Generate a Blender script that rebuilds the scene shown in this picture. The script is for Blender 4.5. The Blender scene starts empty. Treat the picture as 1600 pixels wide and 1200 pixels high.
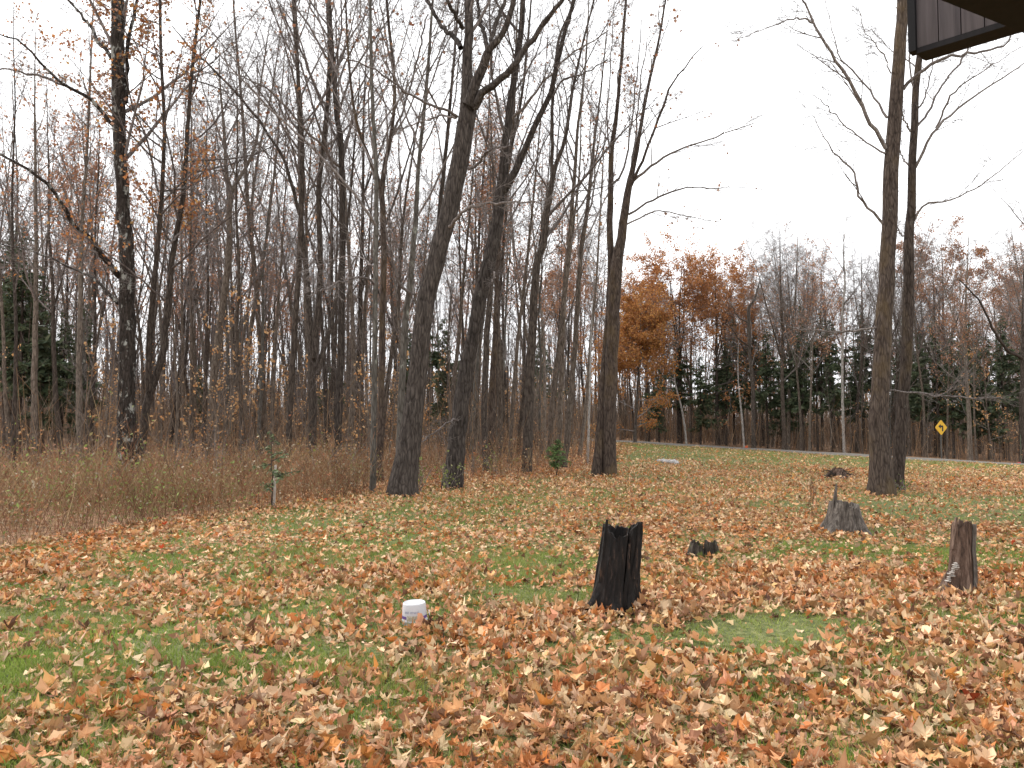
import bpy, math
import numpy as np
from mathutils import Vector

# ------------------------------------------------------------------ camera, sky, sun, exposure
sc = bpy.context.scene
C = sc.collection
F = 1256.0                       # focal length in photo pixels (1600 wide)
CAM_H = 1.7
PITCH = math.atan(60.0 / F)
cam_d = bpy.data.cameras.new('camera')
cam_d.sensor_width = 36.0
cam_d.lens = 36.0 * F / 1600.0
cam_d.clip_start = 0.05
cam_d.clip_end = 1500.0
cam = bpy.data.objects.new('camera', cam_d)
cam.location = (0, 0, CAM_H)
cam.rotation_euler = (math.radians(90) + PITCH, 0, 0)
C.objects.link(cam)
sc.camera = cam

world = bpy.data.worlds.new("World")
sc.world = world
world.use_nodes = True
wn = world.node_tree
wn.nodes.clear()
w_out = wn.nodes.new('ShaderNodeOutputWorld')
w_bg = wn.nodes.new('ShaderNodeBackground')
w_sky = wn.nodes.new('ShaderNodeTexSky')
w_sky.sky_type = 'NISHITA'
w_sky.sun_disc = False
SUN_EL, SUN_AZ = 42.0, -50.0     # azimuth measured from the view direction, negative = left
w_sky.sun_elevation = math.radians(SUN_EL)
w_sky.sun_rotation = math.radians(SUN_AZ)
w_sky.air_density = 1.0
w_sky.dust_density = 5.0
w_hsv = wn.nodes.new('ShaderNodeHueSaturation')
w_hsv.inputs['Saturation'].default_value = 0.05
w_mix = wn.nodes.new('ShaderNodeMixRGB')          # thick even cloud over the clear sky
w_mix.inputs['Fac'].default_value = 0.72
w_mix.inputs['Color2'].default_value = (10.6, 10.75, 11.0, 1)
wn.links.new(w_sky.outputs['Color'], w_hsv.inputs['Color'])
wn.links.new(w_hsv.outputs['Color'], w_mix.inputs['Color1'])
wn.links.new(w_mix.outputs['Color'], w_bg.inputs['Color'])
w_bg.inputs['Strength'].default_value = 0.085
wn.links.new(w_bg.outputs['Background'], w_out.inputs['Surface'])

sun_d = bpy.data.lights.new('sun', 'SUN')
sun_d.energy = 1.5
sun_d.angle = math.radians(11)
sun_d.color = (1.0, 0.96, 0.9)
sun = bpy.data.objects.new('sun', sun_d)
sdir = Vector((math.sin(math.radians(SUN_AZ)) * math.cos(math.radians(SUN_EL)),
               math.cos(math.radians(SUN_AZ)) * math.cos(math.radians(SUN_EL)),
               math.sin(math.radians(SUN_EL))))
sun.rotation_euler = sdir.to_track_quat('Z', 'Y').to_euler()
sun.location = (0, 0, 40)
C.objects.link(sun)

sc.view_settings.view_transform = 'Standard'
sc.view_settings.look = 'None'
sc.view_settings.gamma = 1.0
sc.view_settings.exposure = 1.4
sc.view_settings.use_curve_mapping = False
sc.cycles.max_bounces = 6
sc.cycles.diffuse_bounces = 3
sc.cycles.transparent_max_bounces = 8

# ------------------------------------------------------------------ helpers
CP, SP = math.cos(PITCH), math.sin(PITCH)


def sm(t):
    t = np.clip(t, 0, 1)
    return t * t * (3 - 2 * t)


def hz(x, y):
    """Height of the ground: a flat lawn that dips a little towards the road on the right."""
    x = np.asarray(x, float)
    y = np.asarray(y, float)
    a = sm((y - 20) / 25)
    s = np.clip((25.5 - x) / 17.9, -0.4, 1.0)
    return a * (-0.5 + 0.74 * s) + 0.025 * np.sin(.9 * x + .3 * y) * np.sin(.7 * y - .4 * x + 1)


def ray(px, py):
    u = (px - 800) / F
    v = (600 - py) / F
    return np.array([u, CP - v * SP, SP + v * CP])


def at(px, py, d):
    """World point seen at photo pixel (px, py) at distance d along the view axis y."""
    r = ray(px, py)
    return np.array([0, 0, CAM_H]) + r * (d / r[1])


def ground(px, py):
    r = ray(px, py)
    z = 0.0
    for _ in range(12):
        t = (z - CAM_H) / r[2]
        z = float(hz(r[0] * t, r[1] * t))
    return np.array([r[0] * t, r[1] * t, z])


def to_px(x, y, z):
    zz = z - CAM_H
    dep = y * CP + zz * SP
    up = -y * SP + zz * CP
    dep = np.maximum(dep, .05)
    return 800 + F * x / dep, 600 - F * up / dep


def vnoise(x, y, seed=0):
    """Smooth value noise, 0..1."""
    xi = np.floor(x).astype(np.int64)
    yi = np.floor(y).astype(np.int64)
    fx = x - xi
    fy = y - yi
    fx = fx * fx * (3 - 2 * fx)
    fy = fy * fy * (3 - 2 * fy)

    def h(a, b):
        n = (a * 374761393 + b * 668265263 + seed * 974634777) & 0xFFFFFFFF
        n = ((n ^ (n >> 13)) * 1274126177) & 0xFFFFFFFF
        return ((n ^ (n >> 16)) & 0xFFFF) / 65535.0
    return (h(xi, yi) * (1 - fx) + h(xi + 1, yi) * fx) * (1 - fy) + (h(xi, yi + 1) * (1 - fx) + h(xi + 1, yi + 1) * fx) * fy


def fbm(x, y, seed=0):
    return .55 * vnoise(x, y, seed) + .28 * vnoise(2.1 * x + 5, 2.1 * y, seed + 1) + .17 * vnoise(4.3 * x, 4.3 * y + 9, seed + 2)


def mesh(name, V, faces, mat=None, col=None, smooth=False):
    """A mesh from arrays: faces is a list of (n, k) index arrays; col one RGB per vertex."""
    V = np.ascontiguousarray(V, np.float32)
    me = bpy.data.meshes.new(name)
    me.vertices.add(len(V))
    me.vertices.foreach_set('co', V.ravel())
    faces = [np.asarray(f, np.int32) for f in faces if len(f)]
    loops = np.concatenate([f.ravel() for f in faces])
    tot = np.concatenate([np.full(len(f), f.shape[1], np.int32) for f in faces])
    st = np.concatenate([[0], np.cumsum(tot)[:-1]]).astype(np.int32)
    me.loops.add(len(loops))
    me.loops.foreach_set('vertex_index', loops)
    me.polygons.add(len(tot))
    me.polygons.foreach_set('loop_start', st)
    me.polygons.foreach_set('loop_total', tot)
    me.polygons.foreach_set('use_smooth', np.full(len(tot), smooth, bool))
    me.update(calc_edges=True)
    if col is not None:
        a = me.attributes.new('col', 'FLOAT_COLOR', 'POINT')
        c = np.ones((len(V), 4), np.float32)
        c[:, :3] = col
        a.data.foreach_set('color', c.ravel())
    if mat:
        me.materials.append(mat)
    return me


def link(name, me, parent=None, loc=None):
    o = bpy.data.objects.new(name, me)
    C.objects.link(o)
    if parent is not None:
        o.parent = parent
    if loc is not None:
        o.location = loc
    return o


def tag(o, label=None, cat=None, group=None, kind=None):
    for k, v in (('label', label), ('category', cat), ('group', group), ('kind', kind)):
        if v:
            o[k] = v
    return o


def empty(name, loc, label, cat, group=None, rz=0):
    o = bpy.data.objects.new(name, None)
    o.empty_display_size = .2
    C.objects.link(o)
    o.location = loc
    o.rotation_euler = (0, 0, rz)
    return tag(o, label, cat, group)


class MB:
    """Collects geometry, then links it as one mesh."""
    def __init__(s):
        s.V, s.F, s.K, s.n = [], [], [], 0

    def add(s, V, faces, col=None):
        V = np.asarray(V, float)
        s.V.append(V)
        for f in faces:
            f = np.asarray(f)
            if len(f):
                s.F.append(f + s.n)
        if col is not None:
            s.K.append(np.broadcast_to(np.asarray(col, float), (len(V), 3)))
        s.n += len(V)
        return s

    def box(s, c, size, rot=None):
        c = np.asarray(c, float)
        h = np.asarray(size, float) / 2
        v = np.array([[i, j, k] for i in (-1, 1) for j in (-1, 1) for k in (-1, 1)], float) * h
        if rot is not None:
            v = v @ np.asarray(rot).T
        return s.add(v + c, [np.array([[0, 1, 3, 2], [4, 6, 7, 5], [0, 4, 5, 1], [2, 3, 7, 6], [0, 2, 6, 4], [1, 5, 7, 3]])])

    def tubes(s, P, R, sides):
        V, Fc = tube_arrays(P, R, sides)
        return s.add(V, [Fc])

    def me(s, name, mat, smooth=False):
        by = {}
        for f in s.F:
            by.setdefault(f.shape[1], []).append(f)
        return mesh(name, np.concatenate(s.V), [np.concatenate(v) for v in by.values()], mat,
                    np.concatenate(s.K) if s.K else None, smooth)

    def build(s, name, mat, parent=None, smooth=False, loc=None):
        return link(name, s.me(name, mat, smooth), parent, loc)


def tube_arrays(P, R, sides, wob=None):
    """P (m, n, 3), R (m, n): m tubes of n rings."""
    P = np.asarray(P, float)
    R = np.asarray(R, float)
    m, n = R.shape
    T = np.gradient(P, axis=1)
    T /= np.linalg.norm(T, axis=2, keepdims=True) + 1e-9
    mean = P[:, -1] - P[:, 0]
    mean /= np.linalg.norm(mean, axis=1, keepdims=True) + 1e-9
    ref = np.where(np.abs(mean[:, :1]) < .6, np.array([[1., 0, 0]]), np.array([[0, 1., 0]]))
    U = np.cross(T, ref[:, None, :])
    U /= np.linalg.norm(U, axis=2, keepdims=True) + 1e-9
    W = np.cross(T, U)
    a = np.arange(sides) / sides * 2 * math.pi
    rad = R[:, :, None] * np.ones(sides)
    if wob is not None:
        rad = rad * wob
    V = P[:, :, None, :] + rad[..., None] * (np.cos(a)[None, None, :, None] * U[:, :, None, :] + np.sin(a)[None, None, :, None] * W[:, :, None, :])
    idx = np.arange(m * n * sides).reshape(m, n, sides)
    A = idx[:, :-1, :]
    B = np.roll(idx, -1, axis=2)[:, :-1, :]
    D = idx[:, 1:, :]
    E = np.roll(idx, -1, axis=2)[:, 1:, :]
    if sides == 2:      # the finest twigs: one ribbon each
        A, B, D, E = A[..., :1], B[..., :1], D[..., :1], E[..., :1]
    Fc = np.stack([A, B, E, D], -1).reshape(-1, 4)
    return V.reshape(-1, 3), Fc


def resample(pts, vals, n):
    """Catmull-Rom through pts, n points spaced evenly along it."""
    pts = np.asarray(pts, float)
    vals = np.asarray(vals, float)
    if len(pts) == 2:
        t = np.linspace(0, 1, n)[:, None]
        return pts[0] * (1 - t) + pts[1] * t, vals[0] * (1 - t[:, 0]) + vals[1] * t[:, 0]
    ext = np.vstack([2 * pts[0] - pts[1], pts, 2 * pts[-1] - pts[-2]])
    out, ov = [], []
    for i in range(len(pts) - 1):
        p0, p1, p2, p3 = ext[i:i + 4]
        t = np.linspace(0, 1, 12, endpoint=i == len(pts) - 2)[:, None]
        out.append(.5 * (2 * p1 + (p2 - p0) * t + (2 * p0 - 5 * p1 + 4 * p2 - p3) * t ** 2 + (3 * p1 - p0 - 3 * p2 + p3) * t ** 3))
        ov.append(vals[i] + (vals[i + 1] - vals[i]) * t[:, 0])
    out = np.vstack(out)
    ov = np.concatenate(ov)
    L = np.concatenate([[0], np.cumsum(np.linalg.norm(np.diff(out, axis=0), axis=1))])
    q = np.linspace(0, L[-1], n)
    return np.stack([np.interp(q, L, out[:, k]) for k in range(3)], 1), np.interp(q, L, ov)


# ------------------------------------------------------------------ materials
def nodes(name):
    m = bpy.data.materials.new(name)
    m.use_nodes = True
    nt = m.node_tree
    b = nt.nodes['Principled BSDF']
    b.inputs['Specular IOR Level'].default_value = 0.25
    return m, nt, b


def N(nt, typ, **kw):
    n = nt.nodes.new(typ)
    for k, v in kw.items():
        if k in n.inputs:
            n.inputs[k].default_value = v
        else:
            setattr(n, k, v)
    return n


def ramp(nt, fac, stops, interp='LINEAR'):
    r = nt.nodes.new('ShaderNodeValToRGB')
    r.color_ramp.interpolation = interp
    while len(r.color_ramp.elements) < len(stops):
        r.color_ramp.elements.new(.5)
    for e, (p, c) in zip(r.color_ramp.elements, stops):
        e.position = p
        e.color = (*c, 1)
    nt.links.new(fac, r.inputs['Fac'])
    return r.outputs['Color']


def mixc(nt, fac, a, b, blend='MIX'):
    n = nt.nodes.new('ShaderNodeMixRGB')
    n.blend_type = blend
    for s, v in (('Fac', fac), ('Color1', a), ('Color2', b)):
        if hasattr(v, 'is_linked'):
            nt.links.new(v, n.inputs[s])
        elif isinstance(v, (int, float)):
            n.inputs[s].default_value = v
        else:
            n.inputs[s].default_value = (*v, 1)
    return n.outputs['Color']


def coords(nt, scale):
    tc = nt.nodes.new('ShaderNodeTexCoord')
    mp = nt.nodes.new('ShaderNodeMapping')
    mp.inputs['Scale'].default_value = scale
    nt.links.new(tc.outputs['Object'], mp.inputs['Vector'])
    return mp.outputs['Vector']


def noise(nt, vec, scale, detail=4, rough=.6):
    n = N(nt, 'ShaderNodeTexNoise', Scale=scale, Detail=detail, Roughness=rough)
    nt.links.new(vec, n.inputs['Vector'])
    return n.outputs['Fac']


def bark(name, dark, light, lichen=None, amount=.5, moss=None, bump=.9, vary=.5, furrow=19):
    m, nt, b = nodes(name)
    v = coords(nt, (1, 1, .2))
    f = noise(nt, v, furrow, 5, .65)
    vo = N(nt, 'ShaderNodeTexVoronoi', Scale=furrow * .9)
    vo.feature = 'DISTANCE_TO_EDGE'
    nt.links.new(v, vo.inputs['Vector'])
    c = ramp(nt, f, [(.33, dark), (.66, light)])
    crack = ramp(nt, vo.outputs['Distance'], [(0, (.35, .33, .32)), (.16, (1, 1, 1))])
    c = mixc(nt, .8, c, crack, 'MULTIPLY')
    v2 = coords(nt, (1, 1, .6))
    if moss:
        c = mixc(nt, ramp(nt, noise(nt, v2, 1.3, 4), [(.5, (0, 0, 0)), (.7, (.65, .65, .65))]), c, moss)
    if lichen:
        l = ramp(nt, noise(nt, v2, 4.5, 5, .7), [(amount, (0, 0, 0)), (amount + .08, (.8, .8, .8))])
        c = mixc(nt, l, c, lichen)
    if vary:
        oi = nt.nodes.new('ShaderNodeObjectInfo')
        c = mixc(nt, 1.0, c, ramp(nt, oi.outputs['Random'], [(0, (1 - vary * .8, 1 - vary * .85, 1 - vary * .85)), (.5, (1, .96, .93)), (1, (1 + vary * .5, 1 + vary * .5, 1 + vary * .5))]), 'MULTIPLY')
    nt.links.new(c, b.inputs['Base Color'])
    b.inputs['Roughness'].default_value = .92
    b.inputs['Specular IOR Level'].default_value = .15
    if bump:
        mx = nt.nodes.new('ShaderNodeMath')
        mx.operation = 'MULTIPLY_ADD'
        nt.links.new(vo.outputs['Distance'], mx.inputs[0])
        mx.inputs[1].default_value = 1.2
        nt.links.new(f, mx.inputs[2])
        bp = N(nt, 'ShaderNodeBump', Strength=bump, Distance=.035)
        nt.links.new(mx.outputs[0], bp.inputs['Height'])
        nt.links.new(bp.outputs['Normal'], b.inputs['Normal'])
    return m


def attr_mat(name, rough=.8, trans=.25, mul=None):
    """Colour from the per-piece attribute 'col', a little light let through."""
    m, nt, b = nodes(name)
    a = nt.nodes.new('ShaderNodeAttribute')
    a.attribute_name = 'col'
    c = a.outputs['Color']
    nt.links.new(c, b.inputs['Base Color'])
    b.inputs['Roughness'].default_value = rough
    if trans:
        t = nt.nodes.new('ShaderNodeBsdfTranslucent')
        nt.links.new(c, t.inputs['Color'])
        mx = nt.nodes.new('ShaderNodeMixShader')
        mx.inputs[0].default_value = trans
        out = nt.nodes['Material Output']
        nt.links.new(b.outputs[0], mx.inputs[1])
        nt.links.new(t.outputs[0], mx.inputs[2])
        nt.links.new(mx.outputs[0], out.inputs['Surface'])
    return m


def plain(name, col, rough=.6, spec=.3, var=.0, scale=6):
    m, nt, b = nodes(name)
    b.inputs['Roughness'].default_value = rough
    b.inputs['Specular IOR Level'].default_value = spec
    if var:
        v = coords(nt, (1, 1, 1))
        f = noise(nt, v, scale, 5)
        lo = tuple(x * (1 - var) for x in col)
        hi = tuple(min(1, x * (1 + var)) for x in col)
        nt.links.new(ramp(nt, f, [(.3, lo), (.7, hi)]), b.inputs['Base Color'])
    else:
        b.inputs['Base Color'].default_value = (*col, 1)
    return m


M = {}
M['maple'] = bark('maple_bark', (.028, .023, .02), (.105, .09, .08), (.22, .215, .195), .66, bump=1.0, vary=.3, furrow=17)
M['lichen'] = bark('lichen_bark', (.018, .015, .013), (.065, .053, .045), (.36, .37, .34), .55, bump=.8, vary=.1, furrow=18)
M['smooth'] = bark('smooth_bark', (.075, .07, .06), (.14, .13, .115), (.3, .32, .27), .6, bump=.3, vary=.3, furrow=15)
M['brown'] = bark('brown_bark', (.04, .03, .025), (.115, .09, .074), (.24, .23, .2), .66, (.125, .088, .042), bump=.9, vary=.25, furrow=18)
M['dark'] = bark('dark_bark', (.036, .029, .024), (.115, .095, .08), (.22, .21, .19), .68, bump=.9, vary=.3)
M['forest'] = bark('forest_bark', (.078, .063, .05), (.2, .168, .138), (.28, .27, .25), .66, bump=.5, vary=.5)  # bark tones lightened, haze over the woods put into the colour
M['twig'] = bark('twig_bark', (.15, .13, .122), (.25, .222, .208), bump=0, vary=.35)  # twig tones lightened too, standing in for the veil of haze
M['birch'] = bark('birch_bark', (.27, .255, .235), (.42, .4, .375), (.06, .05, .05), .7, bump=.2, vary=.2)
M['leafcol'] = attr_mat('dry_leaf', .75, .22)
M['treeleaf'] = attr_mat('hanging_leaf', .8, .4)
M['grass'] = attr_mat('grass_blade', .7, .3)
M['weed'] = attr_mat('dry_weed', .9, .15)
M['needle'] = attr_mat('needle_spray', .7, .15)

# ------------------------------------------------------------------ where leaves lie and grass shows
rng = np.random.default_rng(7)
EDGE = np.array([[-30, -3], [-12, 6.0], [-6.7, 10.2], [-5.6, 14.1], [-3.2, 18.6], [-1.2, 21.5], [3.2, 28.5], [6.5, 45], [6.2, 62], [6.0, 75]])
LP = np.array([(60, 870, 120, 25, .95), (300, 830, 150, 15, .95), (520, 795, 120, 12, .95), (650, 780, 80, 12, .95),
               (480, 818, 150, 13, .05), (740, 792, 90, 9, .05), (600, 830, 150, 20, .62),
               (130, 950, 200, 42, .34), (400, 920, 170, 38, .44), (330, 872, 140, 16, .4), (620, 900, 150, 30, .52), (760, 870, 110, 18, .35), (850, 910, 65, 26, .08),
               (100, 1060, 150, 40, .45), (400, 1030, 130, 30, .4), (650, 1080, 120, 60, .75), (580, 1140, 60, 40, .4), (150, 1160, 120, 40, .5), (350, 1150, 120, 50, .85),
               (900, 1050, 150, 60, .85), (1200, 1120, 300, 70, .98), (1450, 1080, 200, 70, 1.0), (1165, 992, 60, 16, -.5), (1225, 982, 70, 17, -.5), (1120, 1003, 50, 9, .1), (1300, 975, 60, 9, .2), (1080, 1000, 70, 18, .35),
               (1420, 975, 130, 14, .3), (1560, 970, 60, 14, .25), (1150, 920, 150, 30, .97), (1350, 930, 100, 30, .97), (1050, 860, 120, 20, .75), (1000, 920, 40, 30, .8),
               (1400, 850, 130, 16, .25), (1480, 875, 80, 12, .4), (1500, 800, 120, 14, .15), (1350, 790, 120, 10, .35), (1550, 840, 80, 15, .6), (1200, 830, 100, 15, .85),
               (1000, 780, 250, 25, .8), (1300, 760, 80, 12, .85), (1500, 760, 100, 8, .9), (1500, 738, 120, 6, .35), (1450, 725, 150, 5, .1), (1200, 712, 200, 6, .3), (1050, 700, 100, 5, .25), (1100, 740, 200, 12, .7),
               (1000, 745, 30, 8, .3), (200, 1300, 300, 60, .7), (1200, 1300, 400, 60, .95)], float)


def leafiness(x, y):
    px, py = to_px(x, y, hz(x, y))
    py = np.where(y < 2.2, 1400, py)
    num = np.full(x.shape, .75 * .12)
    den = np.full(x.shape, .12)
    for a, b, sx, sy, v in LP:
        w = np.exp(-.5 * ((px - a) / sx) ** 2 - .5 * ((py - b) / sy) ** 2)
        num += w * v
        den += w
    L = num / den
    return np.maximum(L, -.25) + (fbm(x * 1.4, y * 1.4, 3) - .5) * 1.15 + (fbm(x * .35, y * .35, 8) - .5) * .35


def edge_dist(x, y):
    """Signed distance to the edge of the woods: positive on the wooded (left) side."""
    best = np.full(x.shape, 1e9)
    side = np.zeros(x.shape)
    for a, b in zip(EDGE[:-1], EDGE[1:]):
        d = b - a
        t = np.clip(((x - a[0]) * d[0] + (y - a[1]) * d[1]) / (d @ d), 0, 1)
        dx = x - a[0] - t * d[0]
        dy = y - a[1] - t * d[1]
        q = np.hypot(dx, dy)
        cr = d[0] * (y - a[1]) - d[1] * (x - a[0])
        side = np.where(q < best, np.sign(cr), side)
        best = np.minimum(best, q)
    return best * side


RA, RB = np.array([7.6, 60.0]), np.array([25.5, 40.0])
RD = (RB - RA) / np.linalg.norm(RB - RA)
RN = np.array([-RD[1], RD[0]])
ROAD_W = 3.4


def road_off(x, y):
    """Distance beyond the near edge of the road (negative on the lawn)."""
    return (x - RA[0]) * RN[0] + (y - RA[1]) * RN[1]


# ------------------------------------------------------------------ ground
def axis(lo, hi, fine_lo, fine_hi, step, grow=1.25):
    a = list(np.arange(fine_lo, fine_hi, step))
    s = step
    while a[-1] < hi:
        s *= grow
        a.append(a[-1] + s)
    s = step
    while a[0] > lo:
        s *= grow
        a.insert(0, a[0] - s)
    return np.array(a)


gx = axis(-500, 500, -24, 32, .3)
gy = axis(-60, 700, 1, 66, .3)
GX, GY = np.meshgrid(gx, gy)
fx, fy = GX.ravel(), GY.ravel()
gz = hz(fx, fy)
gL = np.clip(leafiness(fx, fy), 0, 1)
ed = edge_dist(fx, fy)
ro = road_off(fx, fy)
wood = np.clip(np.maximum(sm((ed + .2) / 1.2), sm((ro - ROAD_W - .6) / .8)), 0, 1)
wood = np.where((fy < -1) & (fx > -8), 0, wood)
idx = np.arange(len(fx)).reshape(len(gy), len(gx))
gF = np.stack([idx[:-1, :-1], idx[:-1, 1:], idx[1:, 1:], idx[1:, :-1]], -1).reshape(-1, 4)

m, nt, b = nodes('ground_cover')
a = N(nt, 'ShaderNodeAttribute', attribute_name='col')
sep = nt.nodes.new('ShaderNodeSeparateColor')
nt.links.new(a.outputs['Color'], sep.inputs[0])
v = coords(nt, (1, 1, 1))
vor = N(nt, 'ShaderNodeTexVoronoi', Scale=13.0)
nt.links.new(v, vor.inputs['Vector'])
sepv = nt.nodes.new('ShaderNodeSeparateColor')
nt.links.new(vor.outputs['Color'], sepv.inputs[0])
leafc = ramp(nt, sepv.outputs[0], [(0, (.14, .07, .035)), (.3, (.27, .14, .07)), (.55, (.36, .2, .11)), (.8, (.45, .28, .165)), (1, (.28, .12, .05))])
grassc = ramp(nt, noise(nt, v, 14, 5, .7), [(.3, (.04, .05, .018)), (.5, (.09, .105, .032)), (.7, (.19, .18, .075))])
thr = nt.nodes.new('ShaderNodeMath')
thr.operation = 'SUBTRACT'
thr.use_clamp = False
nt.links.new(sep.outputs[0], thr.inputs[0])
nt.links.new(sepv.outputs[1], thr.inputs[1])
lf = ramp(nt, thr.outputs[0], [(.32, (0, 0, 0)), (.44, (1, 1, 1))])
lawnc = mixc(nt, lf, grassc, leafc)
floorc = mixc(nt, 1.0, leafc, ramp(nt, noise(nt, v, 11, 6, .75), [(.32, (.25, .23, .21)), (.5, (.6, .58, .54)), (.68, (.95, .93, .9))]), 'MULTIPLY')
cc = mixc(nt, sep.outputs[1], lawnc, floorc)
nt.links.new(cc, b.inputs['Base Color'])
b.inputs['Roughness'].default_value = .95
bp = N(nt, 'ShaderNodeBump', Strength=.6, Distance=.04)
nt.links.new(noise(nt, v, 25, 4), bp.inputs['Height'])
nt.links.new(bp.outputs['Normal'], b.inputs['Normal'])
M['ground'] = m
ground_o = link('ground', mesh('ground', np.stack([fx, fy, gz], 1), [gF], M['ground'], np.stack([gL, wood, 0 * gL], 1), True))
tag(ground_o, kind='structure')

# road: a low crowned strip of weathered asphalt between grassy verges
m, nt, b = nodes('weathered_asphalt')
v = coords(nt, (1, 1, 1))
nt.links.new(ramp(nt, noise(nt, v, 3, 6, .7), [(.3, (.09, .08, .068)), (.7, (.15, .135, .115))]), b.inputs['Base Color'])
b.inputs['Roughness'].default_value = .9
M['asphalt'] = m
ts = np.linspace(-120, 90, 211)
V = []
prof = [(-.35, -.03), (0, .07), (ROAD_W / 2, .12), (ROAD_W, .07), (ROAD_W + .35, -.03)]
for t in ts:
    for o_, z_ in prof:
        p = RA + RD * t + RN * o_
        V.append((p[0], p[1], float(hz(*p)) + z_))
V = np.array(V)
i = np.arange(len(ts) * 5).reshape(-1, 5)
fc = np.stack([i[:-1, :-1], i[:-1, 1:], i[1:, 1:], i[1:, :-1]], -1).reshape(-1, 4)
tag(link('road', mesh('road', V, [fc], M['asphalt'], smooth=True)), kind='structure')

# ------------------------------------------------------------------ fallen leaves
HALF = [(.10, -.05), (.36, -.13), (.33, .07), (.64, .36), (.37, .33), (.30, .42), (.36, .63), (.17, .66)]
OUT = np.array([(0, 0.03)] + HALF + [(0, 1.0)] + [(-x, y) for x, y in HALF[::-1]])
PAL = {   # albedo of the leaves on the lawn
    'tan': (.52, .285, .13), 'rust': (.42, .165, .055), 'pale': (.67, .47, .285), 'pink brown': (.49, .25, .135),
    'orange': (.48, .19, .045), 'dark brown': (.16, .075, .04), 'buff yellow': (.50, .33, .12), 'red': (.36, .06, .02)}
PN = list(PAL)
PW = np.array([.33, .10, .29, .19, .03, .06, .012, .002])
PW = PW / PW.sum()
PC = np.array([PAL[k] for k in PN])


def leaf_shape(r, detail):
    """One curled maple leaf about 1 long, lying near z = 0: vertices, faces."""
    if detail == 2:
        o = OUT
    elif detail == 1:
        o = OUT[[0, 2, 4, 6, 7, 9, 11, 12, 14, 16]]
    else:
        o = OUT[[0, 4, 9, 14]]
    o = o + r.normal(0, .05, o.shape) * (detail > 0)
    # some lobes are blunt or torn off
    if detail:
        o = .2 * (1 - (q_ := r.uniform(.6, 1.0, (len(o), 1)) ** .7)) + o * q_
    c0 = np.array([0, .27])
    n = len(o)
    if detail == 2:
        xy = np.vstack([[c0], c0 + (o - c0) * .52, o])
        k = np.arange(n)
        k2 = (k + 1) % n
        f3 = np.stack([np.zeros(n, int), 1 + k, 1 + k2], 1)
        f4 = np.stack([1 + k, 1 + n + k, 1 + n + k2, 1 + k2], 1)
        fs = [f3, f4]
    elif detail == 1:
        xy = np.vstack([[c0], o])
        k = np.arange(n)
        fs = [np.stack([np.zeros(n, int), 1 + k, 1 + (k + 1) % n], 1)]
    else:
        xy = o
        fs = [np.array([[0, 1, 2], [0, 2, 3]])]
    dv = xy - c0
    rr = np.linalg.norm(dv, axis=1, keepdims=True) + 1e-6
    xy = c0 + dv / rr * np.where(rr > .45, .45 + (rr - .45) * r.uniform(.45, .9), rr)     # tips curled in or broken
    x, y = xy[:, 0], xy[:, 1] - .3
    z = r.uniform(-.5, 1.5) * x * x + r.uniform(-1.1, 1.1) * y * y + r.uniform(-.1, .55) * np.abs(x) + r.uniform(-.8, .8) * x * y
    ph = r.uniform(0, 6.3)
    z = z + .15 * np.sin(5 * np.arctan2(x, y) + ph) * np.hypot(x, y) * r.uniform(.4, 1.5)
    if detail:
        z = z + r.normal(0, .03, z.shape)
    sq = 1 - .28 * min(1, np.abs(z).max())
    V = np.stack([x * sq * r.uniform(.6, 1.1), y * sq * r.uniform(.75, 1.1), z], 1)
    shade = np.ones(len(V))
    if detail:
        shade[-n:] = r.uniform(.75, 1.05)
        shade[0] = r.uniform(1.0, 1.15)
    return V, fs, shade


def rot_many(yaw, tx, ty):
    cz, s_z, cx, sx, cy, sy = np.cos(yaw), np.sin(yaw), np.cos(tx), np.sin(tx), np.cos(ty), np.sin(ty)
    Z = np.zeros_like(yaw)
    O = np.ones_like(yaw)
    Rz = np.stack([cz, -s_z, Z, s_z, cz, Z, Z, Z, O], -1).reshape(-1, 3, 3)
    Rx = np.stack([O, Z, Z, Z, cx, -sx, Z, sx, cx], -1).reshape(-1, 3, 3)
    Ry = np.stack([cy, Z, sy, Z, O, Z, -sy, Z, cy], -1).reshape(-1, 3, 3)
    return Rz @ Rx @ Ry


def scatter(y0, y1, dens, margin=3.2):
    """Random points in the wedge the camera sees (plus a margin) between two distances."""
    xm = .64 * y1 + margin
    n = int(dens * 2 * xm * (y1 - y0))
    x = rng.uniform(-xm, xm, n)
    y = rng.uniform(y0, y1, n)
    k = np.abs(x) < .64 * y + margin
    return x[k], y[k]


KEEP_CLEAR = [(*ground(648, 974)[:2], .15), (*ground(958, 952)[:2], .23), (*ground(1319, 832)[:2], .30), (*ground(1503, 930)[:2], .14), (*ground(1086, 872)[:2], .13), (*ground(1113, 871)[:2], .13)]
litter = MB()
singles = []          # (distance, position, rotation, size, colour index)


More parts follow.
